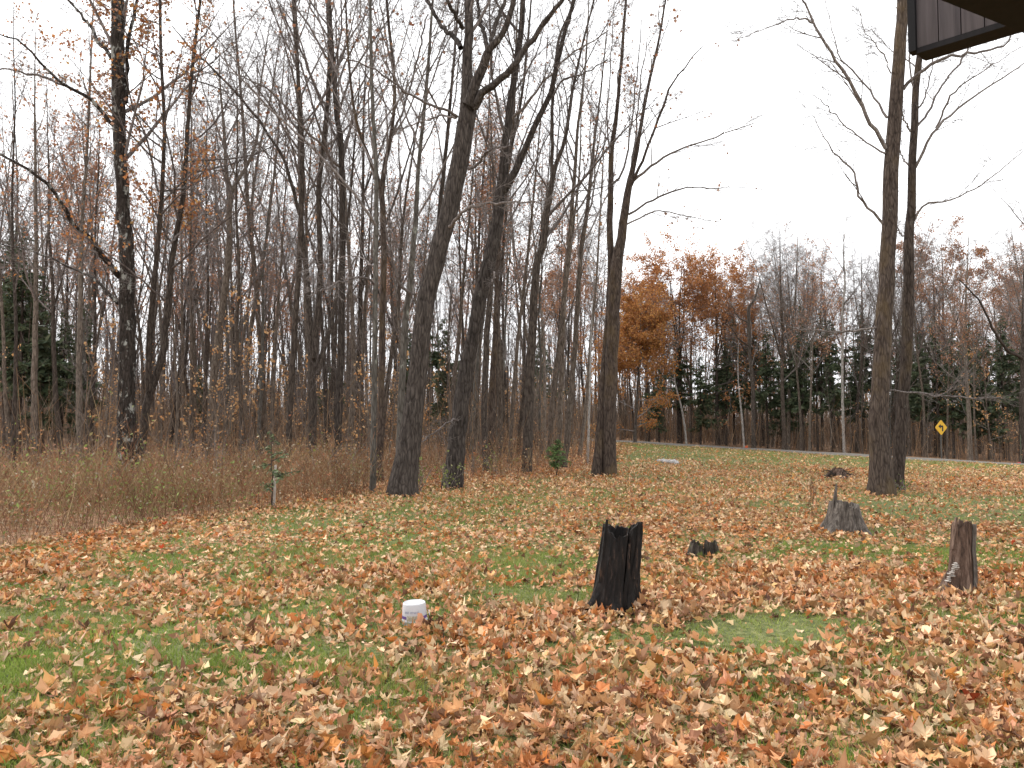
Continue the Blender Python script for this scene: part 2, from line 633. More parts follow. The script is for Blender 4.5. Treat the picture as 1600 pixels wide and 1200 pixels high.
def lay_leaves(y0, y1, dens, detail, size, tilt, single=False, bits=False):
    x, y = scatter(y0, y1, dens)
    L = leafiness(x, y)
    e = edge_dist(x, y)
    if bits:      # crumbs of broken leaf sunk in the grass
        L = np.where(L < .12, .0, np.clip(L * .6 + .33, .22, .8))
    L = np.where((e > -.5) & (e < 1.6), np.maximum(L, .9), np.where(e >= 1.6, .75, L))
    ok = (rng.uniform(0, 1, len(x)) < np.clip((L - .08) * 1.25, np.where(L < -.12, .03, .12), 1) ** 1.3) & ((e < .45) | ((e < 2.5) & (y > 16.5)) | ((e < 14) & (x > -3 + (y < 20) * 9))) & (road_off(x, y) < -.2)
    for kx, ky, kr in KEEP_CLEAR:
        ok &= np.hypot(x - kx, y - ky) > kr
    x, y, L = x[ok], y[ok], L[ok]
    n = len(x)
    z = hz(x, y) + .012 + rng.uniform(0, 1, n) ** 1.5 * (.015 + .05 * np.clip(L, 0, 1))
    if bits:
        z = z - .012 + rng.uniform(0, .03, n)
    sz = size * np.clip(np.exp(rng.normal(-.05, .3, n)), .45, 1.7)
    R = rot_many(rng.uniform(0, 6.283, n), np.clip(rng.normal(0, tilt, n), -.85, .85), np.clip(rng.normal(0, tilt, n), -.85, .85))
    ci = rng.choice(len(PN), n, p=PW)
    # drifts of rustier and paler leaves
    nz = fbm(x * .8, y * .8, 21)
    ci = np.where((nz > .6) & (rng.uniform(0, 1, n) < .3), PN.index('rust'), ci)
    if single:
        px, py = to_px(x, y, z)
        vis = (px > -20) & (px < 1620) & (py < 1225) & (py > 0) & (z > hz(x, y) + .02)
        key = np.where(vis, y - z * 3, 1e9)
        pick = np.argsort(key)[:290]
        for q in pick:
            singles.append((np.array([x[q], y[q], z[q] + .012]), R[q], sz[q] * 1.08, ci[q]))
        keep = np.ones(n, bool)
        keep[pick] = False
        x, y, z, sz, R, ci = x[keep], y[keep], z[keep], sz[keep], R[keep], ci[keep]
        n = len(x)
    shapes = [leaf_shape(rng, detail) for _ in range(28)]
    which = rng.integers(0, len(shapes), n)
    colv = np.minimum(PC[ci] * rng.uniform(.5, 1.28, (n, 1)) * rng.uniform(.93, 1.07, (n, 3)), .8)
    for s_i, (Vs, fs, sh) in enumerate(shapes):
        q = np.where(which == s_i)[0]
        if not len(q):
            continue
        W = np.einsum('nij,vj->nvi', R[q], Vs) * sz[q][:, None, None] + np.stack([x[q], y[q], z[q]], 1)[:, None, :]
        cv = colv[q][:, None, :] * sh[None, :, None]
        k = len(Vs)
        off = (np.arange(len(q)) * k)[:, None, None]
        litter.add(W.reshape(-1, 3), [(f[None] + off).reshape(-1, f.shape[1]) for f in fs], cv.reshape(-1, 3))


lay_leaves(2.6, 5.2, 470, 2, .10, .5, True)
lay_leaves(5.2, 9.5, 430, 1, .092, .48)
lay_leaves(9.5, 14, 200, 1, .082, .42)
lay_leaves(14, 30, 140, 0, .082, .32)
lay_leaves(30, 62, 50, 0, .10, .25)
lay_leaves(2.6, 9, 200, 0, .05, .5, bits=True)
lay_leaves(9, 16, 110, 0, .055, .45, bits=True)
tag(litter.build('leaf_litter', M['leafcol'], smooth=False), kind='stuff')

# the nearest leaves one by one
LEAF_LABEL = {'tan': 'curled tan maple leaf', 'rust': 'rust brown maple leaf', 'pale': 'pale cream maple leaf', 'pink brown': 'pinkish brown maple leaf',
              'orange': 'bright orange maple leaf', 'dark brown': 'dark brown maple leaf', 'buff yellow': 'dull yellow maple leaf', 'red': 'deep red maple leaf'}
WHERE = ['in the bottom left corner of the lawn', 'on the lawn bottom edge, left part', 'on the lawn bottom edge, left of the pail', 'on the lawn bottom edge straight below the pail',
         'on the lawn bottom edge below the blackened stump', 'on the lawn bottom edge below the bare green patch', 'on the lawn bottom edge, right part', 'in the bottom right corner of the lawn']
tmpl = {}
for ci, key in enumerate(PN):
    tmpl[ci] = []
    for _ in range(9 if PW[ci] > .1 else 4):
        Vs, fs, sh = leaf_shape(rng, 2)
        base = PC[ci] * rng.uniform(.6, 1.25) * rng.uniform(.95, 1.05, 3)
        # leaf stalk
        st = np.array([[-.012, -.27, Vs[0, 2]], [.012, -.27, Vs[0, 2]], [.02, -.62, Vs[0, 2] - .04], [.0, -.62, Vs[0, 2] - .04]])
        nV = len(Vs)
        tmpl[ci].append(mesh('fallen_leaf', np.vstack([Vs, st]), fs + [np.array([[nV, nV + 1, nV + 2, nV + 3]])], M['leafcol'],
                             np.vstack([base[None] * sh[:, None], np.tile(base * .6, (4, 1))])))
for p, R, s_, ci in singles:
    o = link('fallen_leaf', tmpl[ci][rng.integers(0, len(tmpl[ci]))], loc=p)
    from mathutils import Matrix
    o.rotation_euler = Matrix(R.tolist()).to_euler()
    o.scale = (s_, s_, s_)
    qx = float(to_px(p[0], p[1], p[2])[0])
    where = WHERE[min(7, max(0, int(qx / 200)))]
    tag(o, LEAF_LABEL[PN[ci]] + ' ' + where, 'leaf', 'fallen maple leaves on the lawn')

# ------------------------------------------------------------------ grass
gr = MB()


def lay_grass(y0, y1, dens, h, w, seg):
    x, y = scatter(y0, y1, dens, 1.0)
    L = leafiness(x, y)
    e = edge_dist(x, y)
    cl = fbm(x * 2.5, y * 2.5, 31)
    ok = (rng.uniform(0, 1, len(x)) < np.clip(1.25 - L, .04, 1)) & (e < .6) & (road_off(x, y) < -.15)
    x, y, L, cl = x[ok], y[ok], L[ok], cl[ok]
    n = len(x)
    z = hz(x, y)
    hh = h * rng.uniform(.5, 1.3, n) * (.45 + 1.2 * cl)
    # the flattened mossy patch keeps its grass short
    px, py = to_px(x, y, z)
    flat = np.exp(-.5 * ((px - 1190) / 110) ** 2 - .5 * ((py - 985) / 28) ** 2) + np.exp(-.5 * ((px - 1450) / 180) ** 2 - .5 * ((py - 795) / 22) ** 2)
    flat = np.clip(flat, 0, 1)
    hh = hh * (1 - .65 * flat)
    yaw = rng.uniform(0, 6.283, n)
    lean = rng.normal(0, .55, (n, 2)) * hh[:, None]
    d = np.stack([np.cos(yaw), np.sin(yaw)], 1) * (w * rng.uniform(.7, 1.3, n))[:, None]
    base = np.stack([x, y, z - .005], 1)
    d3 = np.concatenate([d, np.zeros((n, 1))], 1)
    tip = base + np.concatenate([lean, hh[:, None]], 1)
    g1, g2, straw = np.array([.115, .18, .025]), np.array([.24, .30, .06]), np.array([.30, .25, .11])
    t = rng.uniform(0, 1, (n, 1))
    c = g1 * (1 - t) + g2 * t
    c = c * (.62 + .7 * fbm(x * 3.1, y * 3.1, 91) * (.6 + .8 * fbm(x * .7, y * .7, 92)))[:, None]
    yl = (np.clip(fbm(x * 1.1, y * 1.1, 93) - .45, 0, .3) * 1.6)[:, None]
    c = c * (1 - yl) + np.array([.24, .22, .07]) * yl
    c = c * (1 - .5 * flat[:, None]) + np.array([.26, .27, .085]) * (.2 + .9 * rng.uniform(0, 1, (n, 1)) ** 1.5) * flat[:, None]
    dry = rng.uniform(0, 1, n) < .12 + .35 * sm((y - 14) / 20)
    c[dry] = straw * rng.uniform(.7, 1.1, (dry.sum(), 1))
    if seg == 2:
        mid = base * .45 + tip * .55 + np.concatenate([-lean * .2, .06 * hh[:, None]], 1)
        V = np.stack([base - d3, base + d3, mid + d3 * .7, mid - d3 * .7, tip], 1)
        o_ = (np.arange(n) * 5)[:, None]
        gr.add(V.reshape(-1, 3), [o_ + np.array([0, 1, 2, 3]), o_ + np.array([3, 2, 4])], np.repeat(c, 5, 0))
    else:
        V = np.stack([base - d3, base + d3, tip], 1)
        o_ = (np.arange(n) * 3)[:, None]
        gr.add(V.reshape(-1, 3), [o_ + np.array([0, 1, 2])], np.repeat(c, 3, 0))


lay_grass(2.6, 6, 2600, .065, .0034, 2)
lay_grass(6, 11, 1500, .062, .0045, 1)
lay_grass(11, 22, 380, .06, .008, 1)
lay_grass(22, 60, 60, .07, .015, 1)
tag(gr.build('grass', M['grass']), kind='stuff')

# ------------------------------------------------------------------ weeds along the edge of the woods
wd = MB()


def ribbons(base, tip, bend, w, col, mb):
    n = len(base)
    dv = tip - base
    side = np.stack([rng.normal(0, 1, n), rng.normal(0, .5, n), np.zeros(n)], 1)
    side /= np.linalg.norm(side, axis=1, keepdims=True)
    side = side * w[:, None]
    mid = (base + tip) / 2 + bend
    V = np.stack([base - side, base + side, mid + side * .8, mid - side * .8, tip + side * .4, tip - side * .4], 1)
    o_ = (np.arange(n) * 6)[:, None]
    mb.add(V.reshape(-1, 3), [np.concatenate([o_ + np.array([0, 1, 2, 3]), o_ + np.array([3, 2, 4, 5])])], np.repeat(col, 6, 0))


def flecks(p, size, col, mb):
    n = len(p)
    a = rng.normal(0, 1, (n, 3))
    a /= np.linalg.norm(a, axis=1, keepdims=True)
    b_ = np.cross(a, rng.normal(0, 1, (n, 3)))
    b_ /= np.linalg.norm(b_, axis=1, keepdims=True) + 1e-9
    s1 = size[:, None]
    V = np.stack([p - a * s1 * .9, p + b_ * s1 * .5, p + a * s1, p - b_ * s1 * .5], 1)
    o_ = (np.arange(n) * 4)[:, None]
    mb.add(V.reshape(-1, 3), [o_ + np.array([0, 1, 2, 3])], np.repeat(col, 4, 0))


def pick(cols, n):
    c = np.array(cols)
    return c[rng.integers(0, len(c), n)] * rng.uniform(.75, 1.25, (n, 1))


n = 95000
x = rng.uniform(-26, 8, n)
y = rng.uniform(6, 42, n)
e = edge_dist(x, y)
dens = np.where(x + y * .18 < 0, 1.0, .35) * np.exp(-((e - 3) / 7.0) ** 2) * sm((e + .35) / .4) * np.clip(1.15 - y / 34, .08, 1)
dens *= .35 + 1.1 * fbm(x * .5, y * .5, 55)
ok = (e > -.35) & (rng.uniform(0, 1, n) < dens) & (np.abs(x) < .64 * y + 3)
x, y, e = x[ok], y[ok], e[ok]
n = len(x)
hgt = rng.uniform(.4, 1.1, n) * (.25 + 1.3 * fbm(x * .45, y * .45, 61)) * (.75 + .25 * sm((e + .3) / 1.2))
base = np.stack([x, y, hz(x, y) - .02], 1)
tip = base + np.stack([rng.normal(0, .24, n) * hgt * 1.5, rng.normal(0, .24, n) * hgt * 1.5, hgt * 1.12], 1)
STEM = [(.17, .095, .05), (.22, .135, .07), (.11, .062, .038), (.27, .19, .105), (.20, .09, .048)]
tone = (.45 + 1.1 * fbm(x * .8 + 3, y * .8, 64))[:, None]
tall = rng.uniform(0, 1, n) < .035
tip[tall] += (tip[tall] - base[tall]) * rng.uniform(.3, 1.0, (tall.sum(), 1))
hgt = tip[:, 2] - base[:, 2]
ribbons(base, tip, np.stack([rng.normal(0, .07, n), rng.normal(0, .07, n), rng.normal(0, .03, n)], 1), np.full(n, .0024) + y * .00014, pick(STEM, n) * tone, wd)
for k in range(4):
    t = rng.uniform(.3, .95, n)[:, None]
    b0 = base * (1 - t) + tip * t
    l_ = hgt * rng.uniform(.15, .4, n)
    an = rng.uniform(0, 6.283, n)
    ribbons(b0, b0 + np.stack([np.cos(an) * l_ * .6, np.sin(an) * l_ * .6, l_ * .7], 1), np.zeros((n, 3)), np.full(n, .002) + y * .00010, pick(STEM, n) * tone, wd)
for k in range(9):
    t = rng.uniform(.12, 1.05, n)[:, None]
    p = base * (1 - t) + tip * t + rng.normal(0, .09, (n, 3))
    sel = rng.uniform(0, 1, n) < .7
    c = pick([(.22, .135, .07), (.28, .185, .10), (.18, .09, .045), (.2, .165, .075), (.24, .10, .055), (.31, .26, .185), (.3, .16, .085)], n)
    c = c * tone
    g = (fbm(x * .6, y * .6, 77) > .50) & (rng.uniform(0, 1, n) < .55) & (x < -5)
    c[g] = np.array([.17, .2, .06]) * rng.uniform(.7, 1.4, (g.sum(), 1))
    flecks(p[sel], rng.uniform(.010, .036, sel.sum()) * rng.uniform(.6, 1.3, sel.sum()) + y[sel] * .0004, c[sel], wd)
tag(wd.build('weeds', M['weed']), kind='stuff')

# ------------------------------------------------------------------ trees: branch growth
def sprout(r, P, R, k, t0, t1, amin, amax, lens, n, wander, up, rf=.62, rl=.011, tmin=.0022, bias=None):
    """k children on each of m parent branches; returns P, R, lens of the children."""
    m_, np_ = R.shape
    t = r.uniform(t0, t1, (m_, k)) if k > 1 else r.uniform(t0, t1, (m_, 1))
    if k > 2:
        t = t0 + (t1 - t0) * (np.arange(k)[None] + r.uniform(0, 1, (m_, k))) / k
    f = t * (np_ - 1)
    i0 = np.clip(f.astype(int), 0, np_ - 2)
    fr = (f - i0)[..., None]
    ii = np.arange(m_)[:, None]
    S = P[ii, i0] * (1 - fr) + P[ii, i0 + 1] * fr
    T = P[ii, i0 + 1] - P[ii, i0]
    T = T / (np.linalg.norm(T, axis=2, keepdims=True) + 1e-9)
    rp = R[ii, i0] * (1 - fr[..., 0]) + R[ii, i0 + 1] * fr[..., 0]
    rnd = r.normal(0, 1, S.shape)
    if bias is not None:
        rnd = rnd + bias
    perp = rnd - T * (rnd * T).sum(2, keepdims=True)
    perp /= np.linalg.norm(perp, axis=2, keepdims=True) + 1e-9
    ang = np.radians(r.uniform(amin, amax, (m_, k)))[..., None]
    D = T * np.cos(ang) + perp * np.sin(ang)
    L = lens[:, None] * (1 - .55 * t) * r.uniform(.55, 1.25, (m_, k))
    S, D, L, rp = S.reshape(-1, 3), D.reshape(-1, 3), L.ravel(), rp.ravel()
    r0 = np.minimum(rp * rf, L * rl + .002)
    pts = [S]
    p = S
    for q in range(n - 1):
        D = D + r.normal(0, wander, D.shape) + np.array([0, 0, up])
        D = D / (np.linalg.norm(D, axis=1, keepdims=True) + 1e-9)
        p = p + D * (L / (n - 1))[:, None]
        pts.append(p)
    Pc = np.stack(pts, 1)
    Rc = np.maximum(r0[:, None] * (1 - .8 * np.linspace(0, 1, n))[None], tmin)
    return Pc, Rc, L


def hang_leaves(r, P, n, size, cols, mb, droop=.04, spread=.08):
    """Leaves on twigs P (m, n, 3)."""
    m_, k, _ = P.shape
    i_ = r.integers(0, m_, n)
    t = r.uniform(.2, 1, n) * (k - 1)
    j = np.clip(t.astype(int), 0, k - 2)
    f = (t - j)[:, None]
    p = P[i_, j] * (1 - f) + P[i_, j + 1] * f + r.normal(0, spread, (n, 3)) - np.array([0, 0, droop])
    c = np.array(cols)[r.integers(0, len(cols), n)] * r.uniform(.7, 1.25, (n, 1))
    a_ = r.normal(0, 1, (n, 3)) + np.array([0, 0, -.6])
    a_ /= np.linalg.norm(a_, axis=1, keepdims=True)
    b_ = np.cross(a_, r.normal(0, 1, (n, 3)))
    b_ /= np.linalg.norm(b_, axis=1, keepdims=True) + 1e-9
    nn = np.cross(a_, b_)
    s_ = (size * r.uniform(.6, 1.3, n))[:, None]
    V = np.stack([p - a_ * s_ * .6, p + b_ * s_ * .55 + nn * s_ * .2, p + a_ * s_ * .7, p - b_ * s_ * .55 + nn * s_ * .2], 1)
    o_ = (np.arange(n) * 4)[:, None]
    mb.add(V.reshape(-1, 3), [np.concatenate([o_ + np.array([0, 1, 2]), o_ + np.array([0, 2, 3])])], np.repeat(c, 4, 0))


def trunk_wob(r, P, R, sides, flare=.5, fh=.35):
    """Uneven trunk outline with root flare."""
    n = len(R)
    a = np.arange(sides) / sides * 2 * math.pi
    h = P[:, 2] - P[0, 2]
    w = np.ones((n, sides))
    for q in range(2, 6):
        w += .035 / q * 2 * np.sin(q * a[None] + r.uniform(0, 6.3) + h[:, None] * r.uniform(-.5, .5))
    lob = 1 + .55 * np.sin(r.integers(4, 6) * a + r.uniform(0, 6.3)) + .25 * np.sin(3 * a + r.uniform(0, 6.3))
    w += flare * np.exp(-np.maximum(h, 0) / fh)[:, None] * np.maximum(lob, 0)[None]
    w += r.normal(0, .012, w.shape)
    return w[None]


def make_stem(r, pts, d0, dd, ext, base):
    """A stem from photo pixels (x, y, width) at distance d0 (+dd at its end), carried on past the frame by ext metres."""
    k = len(pts)
    Pw, Rw = [], []
    for q, (px, py, w) in enumerate(pts):
        d = d0 + dd * q / max(1, k - 1)
        p = at(px, py, d)
        if base and q == 0:
            p[2] = hz(p[0], p[1]) - .06
        Pw.append(p)
        Rw.append(w / 2 / F * d)
    if ext:
        dv = Pw[-1] - Pw[-2]
        dv /= np.linalg.norm(dv)
        dv2 = dv + np.array([0, 0, .5]) + r.normal(0, .12, 3)
        dv2 /= np.linalg.norm(dv2)
        Pw.append(Pw[-1] + dv * ext * .5)
        Rw.append(Rw[-1] * .66)
        Pw.append(Pw[-1] + dv2 * ext * .5)
        Rw.append(Rw[-1] * .12)
    return np.array(Pw), np.array(Rw)


def hero(seed, label, d, matk, stems, limbs=(), k1=9, k2=6, k3=6, t0=.42, leaf=0, leafcols=None, lsize=.085, flare=.12, name='bare_tree', amin=20, amax=48, limb_len=.40, group=None, leafzone=None, ws=None, k4=5):
    """A tree read off the photograph: its trunk, each main limb and its crown of twigs."""
    r = np.random.default_rng(seed)
    ws = ws or {101: .95, 109: .84, 110: .86, 115: .9, 114: 1.0, 116: .95}.get(seed, .74)
    k1 = int(k1 * 1.35)
    x0 = at(stems[0][0][0][0], stems[0][0][0][1], d)
    base = np.array([x0[0], d, float(hz(x0[0], d))])
    t = empty(name, base, label, 'tree', group)
    tr = MB()
    allP, allR, allL, crownk = [], [], [], []
    for q, st in enumerate(stems):
        pts, dd, ext = st
        P, R = make_stem(r, pts, d, dd, ext, q == 0 or st[0][0][1] > 700)
        R = R * ws
        nr = 40
        P, R = resample(P, R, nr)
        P[1:-1] += r.normal(0, .012, (nr - 2, 3)) * np.minimum(1, R[1:-1, None] * 8)
        sides = 18
        V, Fc = tube_arrays(P[None] - base, R[None], sides, trunk_wob(r, P, R, sides, flare if (q == 0 or st[0][0][1] > 700) else 0.0, .25 + R[0]))
        tr.add(V, [Fc])
        Ln = np.linalg.norm(P[-1] - P[0])
        allP.append(P[::2][:20]); allR.append(R[::2][:20]); allL.append(Ln * limb_len)
    tr.build('trunk', M[matk], t, True)
    P0, R0, L0 = np.stack(allP), np.stack(allR), np.array(allL)
    P1, R1, L1 = sprout(r, P0, R0, k1, t0, .99, amin, amax, L0, 9, .09, .07, rf=.5)
    lb = MB()
    lP, lR, lL = [P1], [R1], [L1]
    for pts, dd in limbs:
        P, R = make_stem(r, pts, d, 0, 0, False)
        R = R * (.7 if seed == 115 else .8)
        w = np.linspace(0, 1, len(P))[:, None]
        # the limb swings towards or away from the viewer along its length
        for q in range(len(P)):
            P[q] = at(pts[q][0], pts[q][1], d + dd * w[q, 0])
        P, R = resample(P, R, 18)
        P[1:] += r.normal(0, .018, (17, 3))
        V, Fc = tube_arrays(P[None] - base, R[None], 9)
        link('limb', mesh('limb', V, [Fc], M[matk if R[0] > .05 else 'twig'], smooth=True), t)
        P9, R9 = resample(P, R, 9)
        lP.append(P9[None]); lR.append(R9[None]); lL.append([np.linalg.norm(P9[-1] - P9[0]) * .8])
    P1, R1, L1 = np.concatenate(lP), np.concatenate(lR), np.concatenate(lL)
    nb = len(allP) * k1
    cr = MB()
    cr.tubes(P1[:nb] - base, R1[:nb], 6)
    P2, R2, L2 = sprout(r, P1, R1, k2, .18, .98, 22, 50, L1 * .56, 5, .1, .06, rf=.6)
    cr.tubes(P2 - base, R2, 3)
    P3, R3, L3 = sprout(r, P2, R2, k3, .15, 1.0, 20, 50, L2 * .5 + .15, 3, .12, .05, rf=.65, tmin=.0036 if d < 26 else .003)
    cr.tubes(P3 - base, R3, 3 if d < 22 else 2)
    if k4:
        P4, R4, L4 = sprout(r, P3, R3, k4, .2, 1.0, 25, 55, L3 * .6 + .08, 2, .1, .05, rf=.7, tmin=.0032)
        cr.tubes(P4 - base, R4, 2)
    cr.build('crown', M['twig'], t, True)
    if leaf:
        lf = MB()
        Pz = P3
        if leafzone is not None:
            px, py = to_px(P3[:, -1, 0], P3[:, -1, 1], P3[:, -1, 2])
            x_0, x_1, y_0, y_1 = leafzone
            Pz = P3[(px > x_0) & (px < x_1) & (py > y_0) & (py < y_1)]
            if len(Pz) < 4:
                Pz = P3
        hang_leaves(r, Pz - base, leaf, lsize, leafcols or RUST, lf)
        lf.build('leaves', M['treeleaf'], t)
    return t


RUST = [(.36, .17, .09), (.42, .22, .11), (.30, .13, .075), (.40, .24, .17)]
ORANGE = [(.40, .17, .055), (.36, .145, .05), (.44, .215, .075), (.30, .13, .06), (.42, .25, .10)]
TAN = [(.50, .29, .13), (.44, .22, .09), (.54, .36, .2)]

hero(101, 'dark trunk spotted with white lichen at the left of the woods', 23.5, 'lichen',
     [([(197, 750, 33), (199, 600, 26), (199, 450, 23), (198, 400, 23), (193, 330, 21), (188, 250, 20), (185, 150, 22), (184, 0, 21)], 0, 6)],
     [([(178, 197, 8), (140, 155, 7), (105, 135, 6), (70, 108, 5), (45, 75, 4), (15, 58, 3), (-20, 50, 2)], -2),
      ([(108, 137, 5), (60, 118, 4), (0, 108, 3), (-40, 110, 1.5)], -1),
      ([(174, 90, 8), (150, 60, 7), (140, 40, 6), (98, -10, 5)], 1.5),
      ([(197, 160, 8), (200, 70, 7), (215, 0, 6), (222, -60, 4)], 1),
      ([(187, 432, 12), (165, 405, 11), (138, 370, 9), (110, 345, 8), (90, 305, 7), (50, 270, 5), (-5, 238, 4)], -3),
      ([(184, 474, 7), (143, 433, 6), (125, 425, 4), (72, 400, 4), (0, 380, 2)], 2)],
     k1=12, leaf=120, leafcols=ORANGE)
hero(102, 'slim leaning double-stemmed tree with orange leaves beside the lichen-spotted trunk', 24.4, 'dark',
     [([(213, 738, 19), (222, 680, 17), (233, 615, 16), (253, 557, 14), (263, 467, 12), (270, 400, 11), (287, 300, 10), (293, 200, 8), (303, 83, 7), (313, 0, 6)], .5, 5),
      ([(233, 612, 13), (233, 540, 12), (240, 450, 11), (245, 400, 10), (253, 300, 9), (257, 200, 8), (252, 100, 7), (250, 0, 6)], -1, 5)],
     [([(256, 470, 4), (238, 452, 3.5), (200, 420, 3), (150, 385, 2.5), (90, 330, 2)], -3), ([(262, 385, 4), (300, 345, 3), (330, 330, 2)], 1),
      ([(247, 300, 4), (230, 220, 3.5), (205, 160, 3), (196, 90, 2)], -1)],
     k1=17, k2=7, leaf=4200, leafcols=ORANGE + RUST, t0=.3, leafzone=(60, 330, -80, 420), lsize=.078, name='leafy_tree', limb_len=.27, amin=40, amax=85)
hero(103, 'bare tree forking into a wide Y deep behind the weeds', 33, 'forest',
     [([(328, 705, 15), (333, 600, 15), (347, 483, 14), (358, 400, 13), (358, 330, 12), (361, 300, 10), (353, 270, 8), (352, 230, 7), (347, 167, 5)], 0, 3),
      ([(360, 305, 9), (370, 285, 8), (388, 255, 7), (402, 215, 6), (405, 150, 4), (415, 80, 3)], 1, 2)], k1=9)
hero(104, 'straight thin bare trunk just right of the staked pine sapling', 25.5, 'dark',
     [([(447, 740, 15), (453, 640, 13), (461, 500, 13), (468, 400, 12), (472, 233, 9), (462, 67, 7), (458, 0, 6)], 0, 5)], k1=11, leaf=200, leafzone=(350, 620, -200, 260))
hero(105, 'dark trunk dividing into three stems at mid height', 27, 'dark',
     [([(488, 735, 18), (488, 640, 17), (488, 560, 17), (484, 500, 13), (480, 443, 11), (476, 400, 10), (470, 330, 9), (468, 240, 8), (466, 120, 7), (462, 0, 5)], .6, 4),
      ([(490, 560, 13), (499, 450, 11), (500, 397, 11), (498, 300, 10), (507, 213, 10), (515, 100, 10), (512, 0, 8)], -.6, 5),
      ([(496, 585, 10), (510, 530, 10), (517, 510, 9), (524, 470, 7), (532, 420, 6), (545, 330, 5), (556, 200, 4)], 1.2, 3)],
     [([(474, 390, 8), (470, 345, 7), (458, 295, 7), (444, 252, 6), (415, 203, 5), (384, 162, 5), (340, 115, 4), (300, 78, 3), (270, 40, 2)], -2)], k1=9, leaf=260, leafzone=(350, 620, -200, 300))
hero(106, 'tall straight dark tree between the triple stem and the smooth grey trunk', 26, 'dark',
     [([(526, 730, 16), (532, 567, 15), (535, 400, 13), (533, 233, 12), (525, 167, 11), (517, 50, 9), (514, 0, 8)], 0, 5)],
     [([(532, 235, 6), (515, 190, 5), (490, 130, 5), (465, 70, 4), (440, 20, 3), (420, -30, 2)], 1.5),
      ([(530, 260, 6), (505, 230, 5), (470, 195, 4), (430, 150, 3.5), (400, 130, 2.5), (350, 110, 1.5)], -4)], k1=11, leaf=200, leafzone=(380, 640, -200, 260))
hero(107, 'smooth pale grey slender trunk at the edge of the lawn', 19.6, 'smooth',
     [([(582, 776, 13), (584, 660, 12), (585, 567, 11), (587, 400, 10), (588, 267, 9), (582, 167, 8), (578, 0, 6)], 0, 5)],
     [([(588, 445, 5), (570, 432, 4), (545, 437, 4), (520, 445, 3), (500, 455, 2)], -1.5), ([(587, 420, 4), (568, 405, 3), (540, 400, 2.5), (470, 425, 1.5)], 1.5),
      ([(587, 352, 6), (576, 336, 6), (545, 292, 5), (510, 252, 5), (460, 203, 4), (408, 156, 4), (368, 112, 3), (330, 72, 2)], -2)], k1=8, flare=.3)
hero(108, 'brown mossy trunk close behind the smooth grey slender one', 23, 'brown',
     [([(593, 745, 16), (596, 600, 14), (598, 450, 13), (600, 397, 13), (597, 300, 12), (603, 250, 9), (610, 217, 8), (617, 140, 7), (607, 33, 6), (604, 0, 5)], 0, 5),
      ([(597, 305, 9), (587, 270, 8), (570, 230, 7), (555, 180, 6), (545, 100, 5), (540, 0, 4)], -1, 4)],
     [([(598, 320, 6), (582, 265, 5), (560, 205, 5), (535, 140, 4), (512, 75, 4), (488, -10, 3)], 2), ([(611, 215, 5), (635, 160, 4), (650, 100, 4), (668, 20, 3)], 1)], k1=9, leaf=180, leafzone=(480, 700, -200, 260))
hero(109, 'biggest leaning maple with rough bark and forked top at the lawn edge', 18.8, 'maple',
     [([(627, 772, 56), (634, 730, 47), (641, 680, 41), (650, 610, 36), (657, 540, 34), (666, 467, 34), (684, 400, 33), (697, 350, 33), (708, 300, 33), (721, 235, 33), (729, 190, 32), (733, 150, 31), (729, 110, 19), (731, 75, 17), (733, 33, 16), (732, -10, 14)], .3, 6),
      ([(731, 165, 24), (744, 130, 20), (756, 100, 18), (764, 77, 15), (780, 60, 12), (794, 33, 11), (806, -15, 10)], -.8, 5)],
     [([(741, 168, 17), (757, 143, 15), (772, 132, 14), (800, 105, 13), (837, 55, 10), (862, 22, 9), (887, -10, 7)], -1.5),
      ([(720, 75, 11), (708, 57, 10), (697, 47, 9), (684, 33, 8), (666, -5, 7)], 1), ([(724, 45, 9), (714, 27, 8), (700, 5, 7), (690, -25, 5)], -1),
      ([(763, 80, 10), (757, 55, 9), (750, 30, 8), (745, -20, 6)], 1.2), ([(768, 75, 10), (770, 50, 9), (782, 20, 8), (800, -25, 6)], .8),
      ([(732, 263, 7), (744, 260, 6), (750, 250, 5), (757, 240, 5), (775, 231, 4), (800, 229, 2.5)], -1),
      ([(700, 355, 8), (712, 345, 7), (722, 332, 6), (748, 320, 5), (797, 317, 4), (845, 315, 2.5)], -1.2),
      ([(714, 182, 6), (695, 172, 5), (667, 163, 5), (633, 143, 4), (587, 110, 3), (530, 88, 2)], -2.5),
      ([(712, 186, 5), (688, 180, 4), (660, 190, 3), (630, 200, 2)], 1)],
     k1=9, k2=7, limb_len=.3, t0=.6)
hero(110, 'second leaning rough-barked maple forking high up right of the biggest', 20.8, 'maple',
     [([(706, 752, 38), (712, 710, 32), (719, 640, 28), (728, 580, 26), (738, 533, 24), (748, 480, 24), (757, 433, 24), (768, 393, 23), (778, 340, 21), (784, 290, 19), (789, 230, 15), (797, 167, 13), (805, 117, 12), (814, 50, 11), (817, 0, 10)], 0, 5),
      ([(781, 305, 16), (800, 277, 14), (818, 238, 12), (833, 202, 11), (850, 167, 10), (862, 140, 10), (870, 100, 9), (880, 60, 8), (897, 0, 7)], -1.2, 5)],
     [([(764, 430, 5), (773, 425, 4), (768, 440, 3)], -.5), ([(800, 185, 6), (825, 160, 5), (850, 125, 4), (900, 80, 3), (950, 50, 2)], -1.5),
      ([(718, 655, 4), (700, 660, 3), (660, 690, 1.5)], -1.5)],
     k1=10, limb_len=.28, t0=.5)
